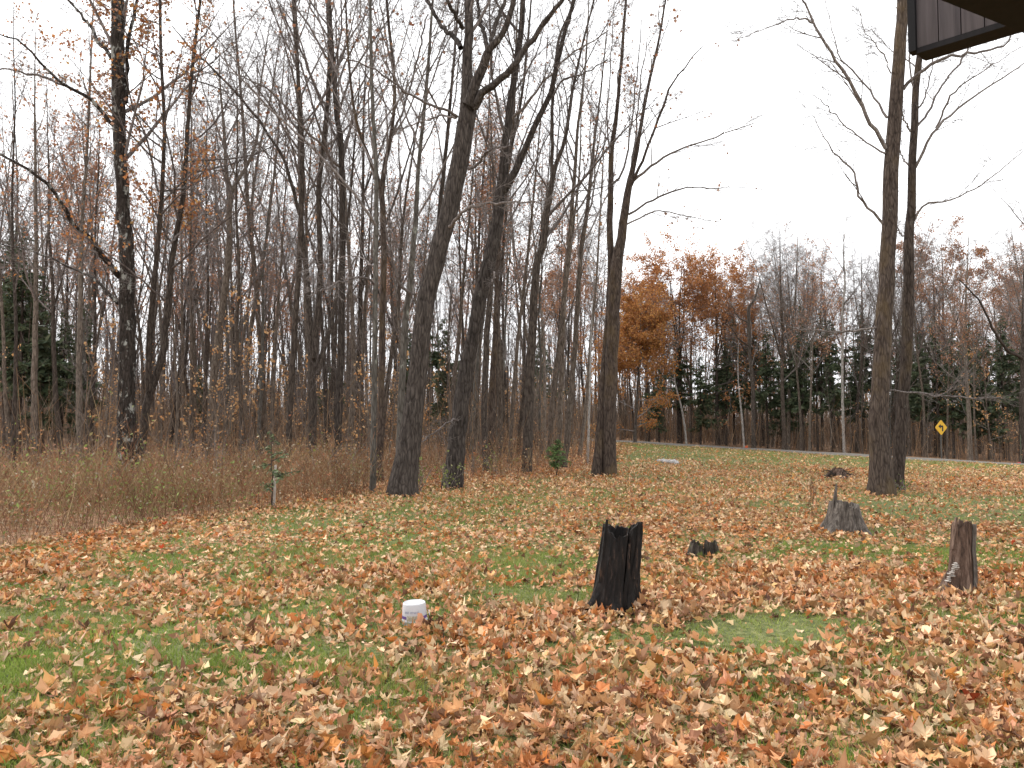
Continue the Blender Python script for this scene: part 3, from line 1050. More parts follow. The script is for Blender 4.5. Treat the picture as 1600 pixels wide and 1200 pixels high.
hero(111, 'tall bare tree with flared roots near the small fir sapling', 26.3, 'dark',
     [([(823, 722, 22), (827, 633, 19), (832, 517, 17), (840, 400, 15), (848, 390, 14), (855, 333, 13), (862, 283, 12), (871, 250, 9), (883, 217, 8), (893, 150, 7), (907, 83, 5), (923, 20, 4)], 0, 3),
      ([(862, 290, 8), (863, 220, 7), (863, 167, 7), (872, 67, 6), (890, 20, 5), (899, -20, 4)], .5, 4)],
     [([(865, 150, 4), (880, 125, 4), (910, 115, 3), (950, 95, 2)], -1)], k1=10)
hero(112, 'slim dark trunk behind the small fir sapling', 30, 'forest',
     [([(872, 710, 12), (878, 567, 11), (881, 467, 11), (888, 397, 10), (897, 283, 8), (903, 200, 6), (915, 100, 4), (918, 40, 3)], 0, 2)], k1=10)
hero(113, 'slim leaning trunk between the fir sapling and the double tree', 29, 'forest',
     [([(881, 712, 14), (892, 617, 12), (900, 517, 11), (907, 400, 10), (917, 333, 9), (927, 233, 6), (938, 150, 4), (945, 80, 3)], 0, 2)], k1=10)
hero(114, 'close pair of tall trunks with fanned branches at the woods corner', 25.2, 'brown',
     [([(952, 742, 23), (952, 690, 21), (954, 600, 20), (957, 533, 19), (961, 440, 19), (966, 400, 17), (972, 370, 14), (978, 317, 12), (983, 292, 11), (990, 260, 8), (1000, 205, 6), (1013, 133, 5), (1027, 75, 4), (1040, 0, 3)], 0, 3),
      ([(932, 736, 17), (937, 680, 14), (943, 600, 12), (952, 480, 12), (954, 400, 11), (953, 333, 10), (955, 270, 9), (956, 233, 8), (965, 160, 6), (972, 80, 5), (978, 0, 4)], .8, 3)],
     [([(986, 290, 7), (997, 267, 6), (1013, 225, 5), (1033, 173, 5), (1043, 143, 4), (1062, 115, 3), (1100, 70, 1.5)], -1),
      ([(988, 284, 6), (1017, 260, 5), (1047, 240, 4), (1100, 220, 3), (1180, 192, 1.5)], -1.5),
      ([(982, 335, 5), (1010, 318, 4), (1033, 307, 4), (1067, 293, 3), (1110, 294, 2), (1167, 293, 1.2)], -1.2),
      ([(980, 350, 4), (1025, 330, 3), (1060, 335, 2.5), (1110, 345, 1.2)], 1),
      ([(957, 287, 5), (965, 283, 5), (975, 260, 4), (985, 210, 3.5), (995, 120, 2.5), (1002, 30, 1.5)], -.6),
      ([(953, 240, 4), (948, 190, 3), (955, 90, 2), (960, 0, 1.5)], .5),
      ([(985, 270, 5), (992, 220, 4), (998, 150, 3), (1012, 60, 2)], .8)],
     k1=8, k2=7, k3=7, leaf=420, leafcols=RUST, t0=.55, limb_len=.17, amin=15, amax=38)
hero(115, 'tall straight mossy trunk standing alone right of the clearing', 19.2, 'brown',
     [([(1377, 774, 46), (1376, 735, 38), (1374, 667, 32), (1376, 600, 30), (1380, 533, 28), (1384, 460, 26), (1388, 400, 25), (1391, 333, 25), (1394, 267, 25), (1398, 200, 24), (1402, 133, 23), (1408, 50, 20), (1410, 0, 19)], 0, 6)],
     [([(1384, 232, 9), (1370, 207, 9), (1353, 180, 8), (1340, 148, 8), (1327, 130, 7), (1315, 105, 7), (1296, 80, 6), (1273, 40, 5), (1262, 10, 4), (1250, -5, 3)], -1.5),
      ([(1270, 36, 4), (1258, 30, 4), (1233, 30, 3), (1200, 44, 2), (1150, 62, 1.2)], -1.6),
      ([(1386, 184, 6), (1372, 160, 5), (1357, 140, 4), (1335, 115, 4), (1310, 87, 3), (1300, 40, 2), (1287, 0, 1.5)], 1),
      ([(1384, 240, 5), (1367, 233, 4), (1340, 212, 3.5), (1317, 193, 3), (1290, 165, 2.5), (1267, 147, 1.5)], .8),
      ([(1380, 350, 6), (1365, 333, 6), (1350, 317, 5), (1340, 300, 5), (1336, 275, 4), (1323, 257, 4), (1300, 233, 3), (1285, 210, 2), (1273, 180, 1.2)], -.8),
      ([(1411, 140, 8), (1425, 122, 8), (1440, 113, 7), (1460, 99, 7), (1483, 88, 6), (1533, 80, 5), (1572, 71, 4), (1583, 52, 3)], -1.2),
      ([(1392, 115, 3), (1380, 85, 3), (1355, 55, 2), (1340, 15, 1.2)], -.5),
      ([(1370, 512, 5), (1345, 516, 5), (1322, 518, 4), (1283, 518, 3), (1240, 515, 2), (1215, 500, 1.2)], -.6),
      ([(1388, 610, 4), (1425, 613, 4), (1460, 618, 4), (1520, 622, 3.5), (1562, 623, 2.5)], -.6)],
     k1=8, k2=7, k3=6, t0=.72, limb_len=.2)
hero(116, 'thinner trunk standing close behind the lone mossy one', 20.6, 'brown',
     [([(1402, 764, 21), (1405, 700, 18), (1410, 620, 17), (1418, 533, 17), (1420, 400, 16), (1422, 340, 14), (1424, 290, 13), (1428, 200, 12), (1433, 117, 11), (1441, 60, 9), (1447, 0, 8)], 0, 5)],
     [([(1430, 262, 6), (1440, 240, 6), (1450, 220, 5), (1467, 197, 5), (1510, 160, 4), (1567, 120, 3), (1605, 95, 2)], -1),
      ([(1433, 197, 5), (1450, 175, 5), (1467, 143, 4), (1500, 97, 4), (1523, 60, 3)], 1),
      ([(1428, 345, 5), (1437, 330, 4), (1447, 318, 4), (1483, 313, 3), (1533, 287, 2.5), (1600, 235, 1.5)], -.8),
      ([(1462, 200, 4), (1480, 160, 4), (1500, 135, 3), (1540, 108, 2), (1600, 70, 1.2)], -1.3),
      ([(1432, 175, 4), (1446, 150, 3), (1456, 100, 2), (1460, 60, 1.5)], .5),
      ([(1420, 258, 4), (1410, 245, 3), (1400, 215, 2)], .6), ([(1422, 205, 4), (1413, 188, 3), (1406, 160, 2)], -.5),
      ([(1420, 372, 3), (1408, 366, 3), (1398, 350, 2)], .4)],
     k1=6, k2=7, k3=6, t0=.55, limb_len=.16, flare=.2)
hero(117, 'dark trunk with a curved bough at the far right beyond the road', 47, 'dark',
     [([(1597, 727, 12), (1597, 640, 11), (1599, 555, 11), (1601, 460, 9), (1604, 380, 6)], 0, 3)],
     [([(1597, 560, 7), (1585, 554, 6), (1572, 546, 6), (1557, 523, 5), (1543, 497, 4), (1530, 470, 3.5), (1500, 437, 2)], -2)], k1=8)
hero(118, 'dead dark snag with bare crooked boughs beyond the road', 57, 'dark',
     [([(1178, 705, 9), (1176, 600, 8), (1172, 560, 7), (1170, 500, 7), (1170, 480, 6), (1178, 470, 5), (1184, 450, 3), (1188, 436, 2)], 0, 0)],
     [([(1171, 542, 3), (1155, 530, 3), (1145, 515, 2), (1135, 508, 1.2)], -1), ([(1170, 504, 3), (1155, 497, 2.5), (1145, 480, 2), (1140, 470, 1)], 1)], k1=5, k2=3, k3=3, flare=.2)
hero(119, 'white birch stem beside the dark pines across the road', 54, 'birch',
     [([(1319, 705, 6), (1317, 640, 5), (1316, 580, 5), (1317, 520, 4.5), (1316, 490, 4), (1320, 440, 3.5), (1318, 390, 2.2), (1322, 350, 1)], 0, 1.5)], k1=10, flare=.1, name='birch_tree')
hero(120, 'leaning white birch stem below the orange oak crown', 60, 'birch',
     [([(1073, 690, 4.5), (1069, 660, 4), (1063, 630, 3.5), (1055, 600, 3), (1052, 570, 2.2), (1046, 545, 1.6), (1043, 510, .8)], 0, 2)], k1=6, flare=.1, name='birch_tree')
hero(121, 'short white birch stem left of the dead snag', 59, 'birch',
     [([(1163, 700, 4), (1160, 660, 4), (1157, 630, 3.5), (1154, 600, 2.6), (1153, 560, 1.7), (1155, 520, .9)], 0, 2)], k1=5, flare=.1, name='birch_tree')
hero(122, 'pale young birch stem against the double tree', 31, 'birch',
     [([(918, 712, 6), (920, 660, 5), (922, 600, 4), (923, 540, 3), (926, 470, 1.5)], 0, 3)], k1=7, flare=.1, name='birch_tree', leaf=60, leafcols=TAN)
hero(123, 'grey trunk close behind the biggest leaning maple', 21.5, 'smooth',
     [([(622, 752, 15), (628, 600, 14), (632, 520, 13), (640, 450, 12), (650, 330, 10), (655, 250, 8), (665, 150, 7), (672, 60, 6), (676, 0, 5)], 0, 4)],
     [([(643, 462, 7), (636, 455, 6), (622, 440, 6), (614, 415, 5), (610, 390, 4), (600, 350, 3)], -1), ([(657, 235, 5), (635, 180, 4), (615, 110, 4), (600, 40, 3), (592, -20, 2)], 1.5), ([(645, 460, 6), (645, 435, 6), (637, 425, 5), (633, 395, 4), (640, 340, 3)], .8)], k1=9, leaf=160, leafzone=(540, 760, -200, 260))
hero(124, 'straight trunk between the two leaning maples', 24, 'dark',
     [([(651, 752, 13), (654, 690, 12), (672, 480, 11), (682, 380, 10), (692, 280, 9), (702, 180, 7), (712, 60, 5), (716, 0, 4)], 0, 4)], k1=9, t0=.5)
hero(125, 'dark trunk just right of the second leaning maple', 27, 'dark',
     [([(760, 712, 14), (757, 640, 14), (760, 540, 13), (768, 440, 12), (776, 350, 11), (792, 260, 8), (812, 170, 6), (825, 60, 5), (830, 0, 4)], 0, 4)], k1=9)
hero(126, 'brown trunk with tan leaves low down right of the second leaning maple', 29, 'brown',
     [([(764, 716, 15), (770, 600, 14), (775, 500, 12), (778, 400, 11), (785, 320, 9), (800, 220, 7), (805, 100, 5)], 0, 3)], k1=8)
# further bare trunks that the photo shows one by one in the left half
extra = [(55, 30, 15), (98, 34, 12), (128, 29, 14), (140, 37, 9), (300, 31, 10), (318, 36, 9), (380, 30, 12), (400, 34, 9), (424, 37, 10), (508, 31, 10), (560, 33, 10), (352, 41, 10), (284, 40, 8), (20, 27, 10), (700, 34, 11), (737, 33, 10), (796, 31, 10), (808, 36, 9), (858, 34, 12), (846, 38, 8), (905, 36, 9)]
EXTRA_LABEL = ['bare trunk before the dark spruces at far left', 'thin bare trunk right of the far left spruces', 'forked-looking grey trunk just left of the lichen-spotted one',
               'very thin bare trunk just left of the lichen-spotted one', 'bare trunk right of the orange-leaved double stem', 'thin bare trunk close left of the Y-forked tree',
               'bare trunk close right of the Y-forked tree', 'thin bare trunk left of the staked pine sapling', 'bare trunk rising above the staked pine sapling',
               'bare trunk behind the triple-stemmed tree', 'bare trunk just left of the smooth grey slender one', 'bare trunk directly behind the Y-forked tree',
               'thin far trunk behind the orange-leaved double stem', 'bare trunk nearest the left border of the woods', 'thin trunk close left of the second leaning maple',
               'thin trunk seen behind the second leaning maple', 'bare trunk left of the flared-root tree', 'thin bare trunk nearest left of the flared-root tree',
               'bare trunk just right of the flared-root tree', 'thin far trunk behind the flared-root tree', 'thin far trunk left of the double tree']
for q, (px, d, w) in enumerate(extra):
    r = np.random.default_rng(300 + q)
    ln = r.uniform(-.02, .09) if px > 330 else r.uniform(-.06, .05)
    pts = []
    gz0 = 660 + (CAM_H - .15) / d * F
    wx = r.normal(0, 5, 8).cumsum() * .5
    top = 660 - (r.uniform(14, 19) - CAM_H) / d * F
    for j, t in enumerate(np.linspace(0, 1, 8)):
        yy = gz0 + (top - gz0) * t
        pts.append((px + ln * (gz0 - yy) + (wx[j] if j else 0), yy, w * (1 - .93 * t ** .9)))
    hero(400 + q, EXTRA_LABEL[q], d, ['forest', 'dark', 'forest', 'smooth'][q % 4], [(pts, r.uniform(-.5, .5), 0)], k1=11, k2=6, k3=5, t0=.35, leaf=int(r.choice([0, 60, 120, 260])), limb_len=.26, ws=.75, k4=4)

# ------------------------------------------------------------------ trees: kinds copied through the woods
def grow_tree(seed, H, r0, fork, matk, k1, k2, k3, k4=0, t0=.4, spread=.3, leaves=0, cols=None, lsize=.1, wander=.02, amin=22, amax=52, sides=9, up=.06, sg=(8, 5, 4), fine=3):
    r = np.random.default_rng(seed)
    n = 16
    D = np.array([0, 0, 1.])
    p = np.array([0, 0, -.06])
    pts = [p]
    for q in range(n - 1):
        D = D + r.normal(0, wander, 3) + np.array([0, 0, .02])
        D /= np.linalg.norm(D)
        p = p + D * H / (n - 1)
        pts.append(p)
    P = np.array(pts)
    R = r0 * (1 - .95 * np.linspace(0, 1, n) ** .9)
    R[0] *= 1.25
    SP_, SR, SL = [P], [R], [H * spread]
    for q in range(fork):
        f0 = int(r.integers(int(n * .35), int(n * .6)))
        D = P[f0 + 1] - P[f0]
        D /= np.linalg.norm(D)
        a = r.uniform(0, 6.28)
        D = D + np.array([math.cos(a), math.sin(a), 0]) * r.uniform(.25, .5)
        L = H * (1 - f0 / n) * r.uniform(.8, 1.0)
        p = P[f0].copy()
        ps = [p]
        for _ in range(n - 1):
            D = D + r.normal(0, .03, 3) + np.array([0, 0, .06])
            D /= np.linalg.norm(D)
            p = p + D * L / (n - 1)
            ps.append(p)
        SP_.append(np.array(ps))
        SR.append(R[f0] * .75 * (1 - .93 * np.linspace(0, 1, n)))
        SL.append(L * spread * 1.1)
    SP_, SR, SL = np.stack(SP_), np.stack(SR), np.array(SL)
    tr, cr = MB(), MB()
    tr.tubes(SP_, SR, sides)
    P1, R1, L1 = sprout(r, SP_, SR, k1, t0, .99, amin, amax, SL, sg[0], .08, up, rf=.5)
    cr.tubes(P1, R1, 5 if sg[0] > 5 else 3)
    P2, R2, L2 = sprout(r, P1, R1, k2, .15, .98, 22, 55, L1 * .55, sg[1], .1, up)
    cr.tubes(P2, R2, fine)
    last = P2
    if k3:
        P3, R3, L3 = sprout(r, P2, R2, k3, .12, 1, 20, 50, L2 * .55 + .1, sg[2], .12, up * .8, tmin=.0035)
        cr.tubes(P3, R3, fine)
        last = P3
        if k4:
            P4, R4, L4 = sprout(r, P3, R3, k4, .2, 1, 20, 50, L3 * .6, 3, .12, .05, tmin=.003)
            cr.tubes(P4, R4, 2)
            last = P4
    parts = [('trunk', tr.me('trunk', M[matk], True)), ('crown', cr.me('crown', M['twig'], True))]
    if leaves:
        lf = MB()
        hang_leaves(r, last, leaves, lsize, cols, lf, spread=.1)
        parts.append(('leaves', lf.me('leaves', M['treeleaf'])))
    return parts


GREEN = [(.065, .088, .045), (.085, .112, .056), (.052, .07, .042), (.11, .12, .068)]


def grow_conifer(seed, H, r0, spread, t0=.12, dens=1.0, cols=GREEN, boughs=110, droop=.3, ln0=.3):
    r = np.random.default_rng(seed)
    n = 12
    P = np.stack([r.normal(0, .02, n).cumsum() * .4, r.normal(0, .02, n).cumsum() * .4, np.linspace(-.05, H, n)], 1)
    R = r0 * (1 - .93 * np.linspace(0, 1, n))
    tr, fo = MB(), MB()
    tr.tubes(P[None], R[None], 8)
    clump = r.uniform(.45, 1.25, 24)
    for w in range(boughs):
        t = min(.985, t0 + (1 - t0) * ((w + r.uniform(0, 1)) / boughs) ** .85)
        zc = H * t
        c = np.array([np.interp(zc, P[:, 2], P[:, 0]), np.interp(zc, P[:, 2], P[:, 1]), zc])
        a = r.uniform(0, 6.283)
        L0 = spread * (1 - t) ** .7 * (.55 + .45 * min(1, (t - t0) * 5 + .4)) + .12
        L = L0 * r.uniform(.5, 1.1) * clump[int(t * 11) * 2 + int(a > 3.14)]
        dirv = np.array([math.cos(a), math.sin(a), r.uniform(-.15, .35)])
        s = np.linspace(0, 1, 5)[:, None]
        B = c + dirv * L * s + np.array([0, 0, -1]) * (s ** 1.6) * L * r.uniform(.2, 1.2) * droop + r.normal(0, .02, (5, 3)) * s
        tr.tubes(B[None], np.linspace(.010 + L * .005, .003, 5)[None], 3)
        k = max(6, int(34 * dens * (L + .3)))
        tt = r.uniform(.1, 1.0, k)
        b0 = np.stack([np.interp(tt, s[:, 0], B[:, i]) for i in range(3)], 1) + r.normal(0, .05, (k, 3)) * min(1, L)
        side = np.array([-math.sin(a), math.cos(a), 0])
        sg = r.choice([-1, 1], k)[:, None]
        ln = ((ln0 * L + .05) * (1.1 - tt * .6) * r.uniform(.4, 1.3, k))[:, None]
        d_ = dirv * r.uniform(.2, .9, (k, 1)) + side * sg * r.uniform(.3, 1.0, (k, 1)) + np.array([0, 0, 1]) * r.normal(-.25, .4, (k, 1))
        d_ /= np.linalg.norm(d_, axis=1, keepdims=True)
        wv = np.cross(d_, r.normal(0, 1, (k, 3)))
        wv /= np.linalg.norm(wv, axis=1, keepdims=True) + 1e-9
        wv = wv * (ln * .17 + .008)
        V = np.stack([b0, b0 + d_ * ln * .45 + wv, b0 + d_ * ln, b0 + d_ * ln * .45 - wv], 1)
        o_ = (np.arange(k) * 4)[:, None]
        cc_ = np.array(cols)[r.integers(0, len(cols), k)] * r.uniform(.7, 1.4, (k, 1))
        fo.add(V.reshape(-1, 3), [o_ + np.array([0, 1, 2, 3])], np.repeat(cc_, 4, 0))
    return [('trunk', tr.me('trunk', M['dark'], True)), ('foliage', fo.me('foliage', M['needle']))]


def place(name, parts, x, y, label, cat, group, s=1.0, rz=0.0, tilt=(0, 0), sz=None):
    t = empty(name, (x, y, float(hz(x, y))), label, cat, group)
    t.rotation_euler = (tilt[0], tilt[1], rz)
    t.scale = (s, s, sz or s)
    for pn, me in parts:
        link(pn, me, t)
    return t


K_BARE = [grow_tree(500 + q, H * 1.18, r0 * .85, fk, mk, 13, 7, 5, 4, t0=.34, spread=.28, wander=.034)
          for q, (H, r0, fk, mk) in enumerate([(17, .15, 1, 'forest'), (15, .11, 0, 'forest'), (18, .17, 2, 'dark'), (14, .10, 1, 'smooth'), (16, .13, 0, 'dark'), (19, .16, 1, 'forest'), (13, .09, 2, 'forest')])]
K_BROAD = [grow_tree(520 + q, H, .15, fk, 'forest', 11, 8, 6, 2, t0=.28, spread=.38, wander=.03, amin=28, amax=65, up=.035, fine=2) for q, (H, fk) in enumerate([(14.5, 3), (13.5, 2), (15, 3)])]
K_RUST = [grow_tree(530 + q, H, r0, fk, 'forest', 12, 6, 5, 2, t0=.35, spread=.3, leaves=nl, cols=RUST, lsize=.08) for q, (H, r0, fk, nl) in enumerate([(17, .12, 1, 900), (15, .10, 1, 1900)])]
K_OAK = [grow_tree(560, 14, .2, 3, 'dark', 14, 9, 6, 0, t0=.25, spread=.62, leaves=16000, cols=[(.42, .19, .075), (.37, .16, .07), (.45, .23, .095), (.32, .15, .075), (.46, .2, .06)], lsize=.095, amin=50, amax=88, up=.015),
         grow_tree(561, 16, .2, 2, 'dark', 13, 8, 6, 0, t0=.4, spread=.38, leaves=9500, cols=[(.36, .16, .085), (.40, .2, .09), (.30, .14, .09), (.42, .24, .13)], lsize=.09, amin=40, amax=75, up=.03),
         grow_tree(562, 8.5, .1, 3, 'dark', 16, 8, 5, 0, t0=.06, spread=.5, leaves=20000, cols=[(.43, .20, .06), (.38, .165, .055), (.45, .24, .08), (.32, .14, .06)], lsize=.09, amin=55, amax=92, up=.0)]
K_SAP = [grow_tree(590 + q, H, r0, 0, 'forest', 9, 5, 3, 0, t0=.25, spread=.3, wander=.05, sides=6) for q, (H, r0) in enumerate([(6, .035), (8, .045), (9.5, .06), (5, .028)])]
K_SAPL = [grow_tree(610 + q, H, r0, 0, 'forest', 10, 5, 3, 0, t0=.2, spread=.36, wander=.06, leaves=nl, cols=TAN, lsize=.09, sides=6, amin=50, amax=85) for q, (H, r0, nl) in enumerate([(4.5, .03, 110), (5.5, .035, 200)])]
K_FIR = [grow_conifer(630, 11, .13, 2.4, t0=.26, boughs=120, dens=1.4), grow_conifer(631, 9, .11, 2.1, t0=.28, boughs=100, dens=1.4),
         grow_conifer(632, 13, .16, 2.7, t0=.38, boughs=115, dens=1.4), grow_conifer(633, 6, .08, 2.0, t0=.16, boughs=85, dens=1.5)]

# the orange and rust trees the photo singles out
place('oak_tree', K_OAK[0], *at(1062, 700, 66)[:2], 'biggest spreading oak still full of orange leaves beyond the road', 'tree', None, 1.08, 0.4)
place('oak_tree', K_OAK[0], *at(1122, 700, 65)[:2], 'orange oak right of the biggest spreading one', 'tree', None, 1.0, 2.9)
place('oak_tree', K_OAK[0], *at(1012, 700, 67)[:2], 'orange oak left of the biggest spreading one, behind the double trunk', 'tree', None, .93, 4.6)
place('leafy_tree', K_OAK[2], *at(992, 700, 59)[:2], 'low orange-leaved tree touching the ground beside the double trunk', 'tree', None, 1.22, 1.2)
place('oak_tree', K_OAK[1], *at(892, 700, 58)[:2], 'rust-leaved oak seen behind the slim trunks left of the double tree', 'tree', None, .82, 2.0)
place('oak_tree', K_OAK[1], *at(1475, 700, 62)[:2], 'tallest rust-leaved oak above the yellow sign', 'tree', None, 1.06, 3.3)
place('oak_tree', K_OAK[1], *at(1560, 700, 66)[:2], 'rust-leaved oak behind the curved bough at far right', 'tree', None, .95, 5.1)
place('leafy_tree', K_OAK[1], *at(1130, 700, 72)[:2], 'thin-leaved rust tree right behind the orange oak', 'tree', None, .92, 4.1)
place('leafy_tree', K_RUST[1], *at(1045, 720, 40)[:2], 'slender tree with a tuft of rust leaves above the orange oak', 'tree', None, .94, 4.4) if False else None

# conifers
FIRS = [(28, 36, 0, .95), (60, 41, 1, 1.0), (95, 37, 3, 1.15), (-30, 38, 2, .85), (8, 44, 2, .9), (130, 44, 1, .85), (-80, 36, 0, 1.0), (310, 56, 3, .9), (520, 55, 3, 1.0), (640, 52, 1, .8), (690, 48, 3, 1.2), (845, 55, 1, .95),
        (1030, 64, 3, 1.05), (1060, 66, 1, .95), (1095, 63, 3, 1.1), (1135, 65, 1, .95), (1148, 68, 0, 1.0), (1200, 60, 1, .95), (1222, 63, 3, 1.2), (1255, 58, 0, .98), (1285, 60, 2, .85), (1300, 57, 1, 1.0), (1338, 60, 1, .9),
        (1440, 55, 1, .95), (1462, 58, 0, .95), (1490, 53, 1, .98), (1515, 56, 0, .92), (1545, 52, 3, 1.3), (1570, 55, 1, 1.05), (1610, 52, 0, .95), (1650, 50, 1, 1.0), (1415, 60, 0, .9), (1180, 70, 2, .9), (1350, 66, 2, .95), (1530, 64, 2, .9)]


def zone(px):
    if px < 175:
        return 'left of the lichen-spotted trunk'
    if px < 425:
        return 'right of the lichen-spotted trunk'
    if px < 600:
        return 'behind the triple-stemmed tree'
    if px < 715:
        return 'behind the biggest leaning maple'
    if px < 960:
        return 'left of the double trunk'
    if px < 1190:
        return 'behind the road near the oak'
    if px < 1375:
        return 'behind the road, centre right'
    return 'behind the yellow road sign'


for q, (px, d, k, s) in enumerate(FIRS):
    p = at(px, 690, d)
    nm = 'tall dark green fir' if k in (0, 2) else ('bushy low dark green fir' if k == 3 else 'dark green fir')
    place('fir_tree', K_FIR[k], p[0], p[1], nm + ' ' + zone(px), 'tree', 'dark firs in the woods', s * np.random.default_rng(q).uniform(.92, 1.08), q * 1.7)

# the woods: trees copied one by one
rf = np.random.default_rng(77)
taken = [at(s[0], 700, s[1])[:2] for s in extra] + [np.array([p.location.x, p.location.y]) for p in C.objects if p.type == 'EMPTY']
taken = [np.asarray(t_, float) for t_ in taken]


def free(x, y, gap):
    T = np.array(taken)
    return np.min(np.hypot(T[:, 0] - x, T[:, 1] - y)) > gap


def fill(n, y0, y1, region, gap, fn):
    c = 0
    for _ in range(n * 60):
        if c >= n:
            break
        y = math.sqrt(rf.uniform(y0 * y0, y1 * y1))
        x = rf.uniform(-.68 * y - 1, .70 * y + 1)
        if region == 'left':
            if edge_dist(np.array([x]), np.array([y]))[0] < 2.0 or road_off(x, y) > -2:
                continue
        elif region == 'right':
            if road_off(x, y) < ROAD_W + 1.2 or x < 3:
                continue
            if 945 < 800 + F * x / y < 1185 and y < 68:
                continue
        if not free(x, y, gap):
            continue
        taken.append(np.array([x, y]))
        fn(x, y)
        c += 1
    return c


def put_bare(x, y):
    px = 800 + F * x / y
    deep = 'far back ' if y > 45 and px < 960 else ''
    if rf.uniform() < (.5 if px > 1375 else .25):
        k = K_RUST[rf.integers(0, 2)]
        lab = 'thin rust-leaved tree ' + deep + zone(px)
        nm = 'leafy_tree'
        grp = 'trees keeping rust leaves in the woods'
    else:
        broad = px > 960 and rf.uniform() < .7
        k = K_BROAD[rf.integers(0, 3)] if broad else K_BARE[rf.integers(0, len(K_BARE))]
        lab = ('broad-crowned bare tree ' if broad else 'tall bare grey tree ') + deep + zone(px)
        nm = 'bare_tree'
        grp = 'bare trees in the woods'
    lean = rf.normal(.04 if px > 330 and px < 960 else 0, .05)
    place(nm, k, x, y, lab, 'tree', grp, rf.uniform(.85, 1.15) * (1.05 if px < 960 else 1.05 if k in K_BROAD else .8), rf.uniform(0, 6.28), (rf.normal(0, .025), lean))


def put_sapling(x, y):
    px = 800 + F * x / y
    if rf.uniform() < .3:
        place('sapling', K_SAPL[rf.integers(0, 2)], x, y, 'young tree with a few tan leaves ' + zone(px), 'sapling', 'saplings with tan leaves', rf.uniform(.7, 1.2), rf.uniform(0, 6.28), (rf.normal(0, .06), rf.normal(0, .06)))
    else:
        place('sapling', K_SAP[rf.integers(0, len(K_SAP))], x, y, 'thin bare sapling ' + zone(px), 'sapling', 'bare saplings in the woods', rf.uniform(.8, 1.25), rf.uniform(0, 6.28), (rf.normal(0, .05), rf.normal(0, .05)))


fill(150, 31, 74, 'left', 1.0, put_bare)
fill(125, 47, 80, 'right', 1.1, put_bare)
fill(215, 25, 62, 'left', .6, put_sapling)
fill(65, 47, 70, 'right', .7, put_sapling)

# a label of its own for each tree of the woods: its place among the like ones of its stretch
ORD = ('first second third fourth fifth sixth seventh eighth ninth tenth eleventh twelfth thirteenth fourteenth fifteenth sixteenth seventeenth eighteenth nineteenth twentieth '
       '').split()
for t_, tn in (('twenty', 'twentieth'), ('thirty', 'thirtieth'), ('forty', 'fortieth'), ('fifty', 'fiftieth')):
    if tn != 'twentieth':
        ORD.append(tn)
    ORD += [t_ + '-' + u_ for u_ in 'first second third fourth fifth sixth seventh eighth ninth'.split()]
by_label = {}
for o in list(C.objects):
    if o.type == 'EMPTY' and o.get('group') and o.get('category') in ('tree', 'sapling'):
        by_label.setdefault(o['label'], []).append(o)
for lab, os_ in by_label.items():
    if len(os_) > 1:
        os_.sort(key=lambda o: o.location.x / o.location.y)
        for q, o in enumerate(os_[:len(ORD)]):
            o['label'] = lab + ', ' + ORD[q] + ' from left'


# far off the woods read as one mass
low = [grow_tree(700 + q, H, .14, 1, 'forest', 8, 5, 4, 0, t0=.3, spread=.3, sides=4, sg=(4, 3, 2), fine=2) for q, H in enumerate((15, 17, 13))]


def arrays(me):
    V = np.empty(len(me.vertices) * 3, np.float32)
    me.vertices.foreach_get('co', V)
    L = np.empty(len(me.loops), np.int32)
    me.loops.foreach_get('vertex_index', L)
    return V.reshape(-1, 3), L.reshape(-1, 4)


lowA = [[arrays(me) for _, me in pp] for pp in low]
wt, wc = MB(), MB()
cnt = 0
while cnt < 480:
    y = math.sqrt(rf.uniform(62 ** 2, 130 ** 2))
    x = rf.uniform(-.72 * y, (.08 if cnt % 5 < 2 else .75) * y)
    if y < 72 and x > 0:
        continue
    if road_off(x, y) > -3 and road_off(x, y) < ROAD_W + 3:
        continue
    k = rf.integers(0, 3)
    a = rf.uniform(0, 6.28)
    s = rf.uniform(.8, 1.15)
    Rz = np.array([[math.cos(a), -math.sin(a), 0], [math.sin(a), math.cos(a), 0], [rf.normal(0, .03), rf.normal(0, .03), 1]])
    o3 = np.array([x, y, float(hz(x, y))])
    for mb, (V, L) in zip((wt, wc), lowA[k]):
        mb.add(V @ Rz.T * s + o3, [L])
    cnt += 1
wt.add(*[(lambda v, f: (v, [f]))(wc.V[0][:0], np.zeros((0, 4), int))][0])
wmb = MB()
for src in (wt, wc):
    o0 = wmb.n
    wmb.V += src.V
    wmb.F += [f + o0 for f in src.F]
    wmb.n += src.n
tag(wmb.build('distant_woods', M['twig'], smooth=True), kind='stuff')

# brushwood: thin bare shoots filling the floor of the woods
bw = MB()
n = 26000
y = np.sqrt(rng.uniform(23 ** 2, 120 ** 2, n))
x = rng.uniform(-.7, .75, n) * y
e = edge_dist(x, y)
ro = road_off(x, y)
ok = ((e > 1.5) & (ro < -2)) | (ro > ROAD_W + 1.0)
x, y = x[ok], y[ok]
n = len(x)
h_ = rng.uniform(.5, 3.4, n) * rng.uniform(.5, 1.3, n) * (1 + sm((y - 45) / 45) * 1.6) * np.where(road_off(x, y) > ROAD_W, .7, 1)
base = np.stack([x, y, hz(x, y) - .03], 1)
tip = base + np.stack([rng.normal(0, .2, n) * h_, rng.normal(0, .2, n) * h_, h_], 1)
BR = [(.135, .10, .074), (.2, .15, .112), (.10, .072, .052), (.24, .145, .08)]
ribbons(base, tip, np.stack([rng.normal(0, .08, n)] * 3, 1), np.full(n, .006) + y * .00012, pick(BR, n), bw)
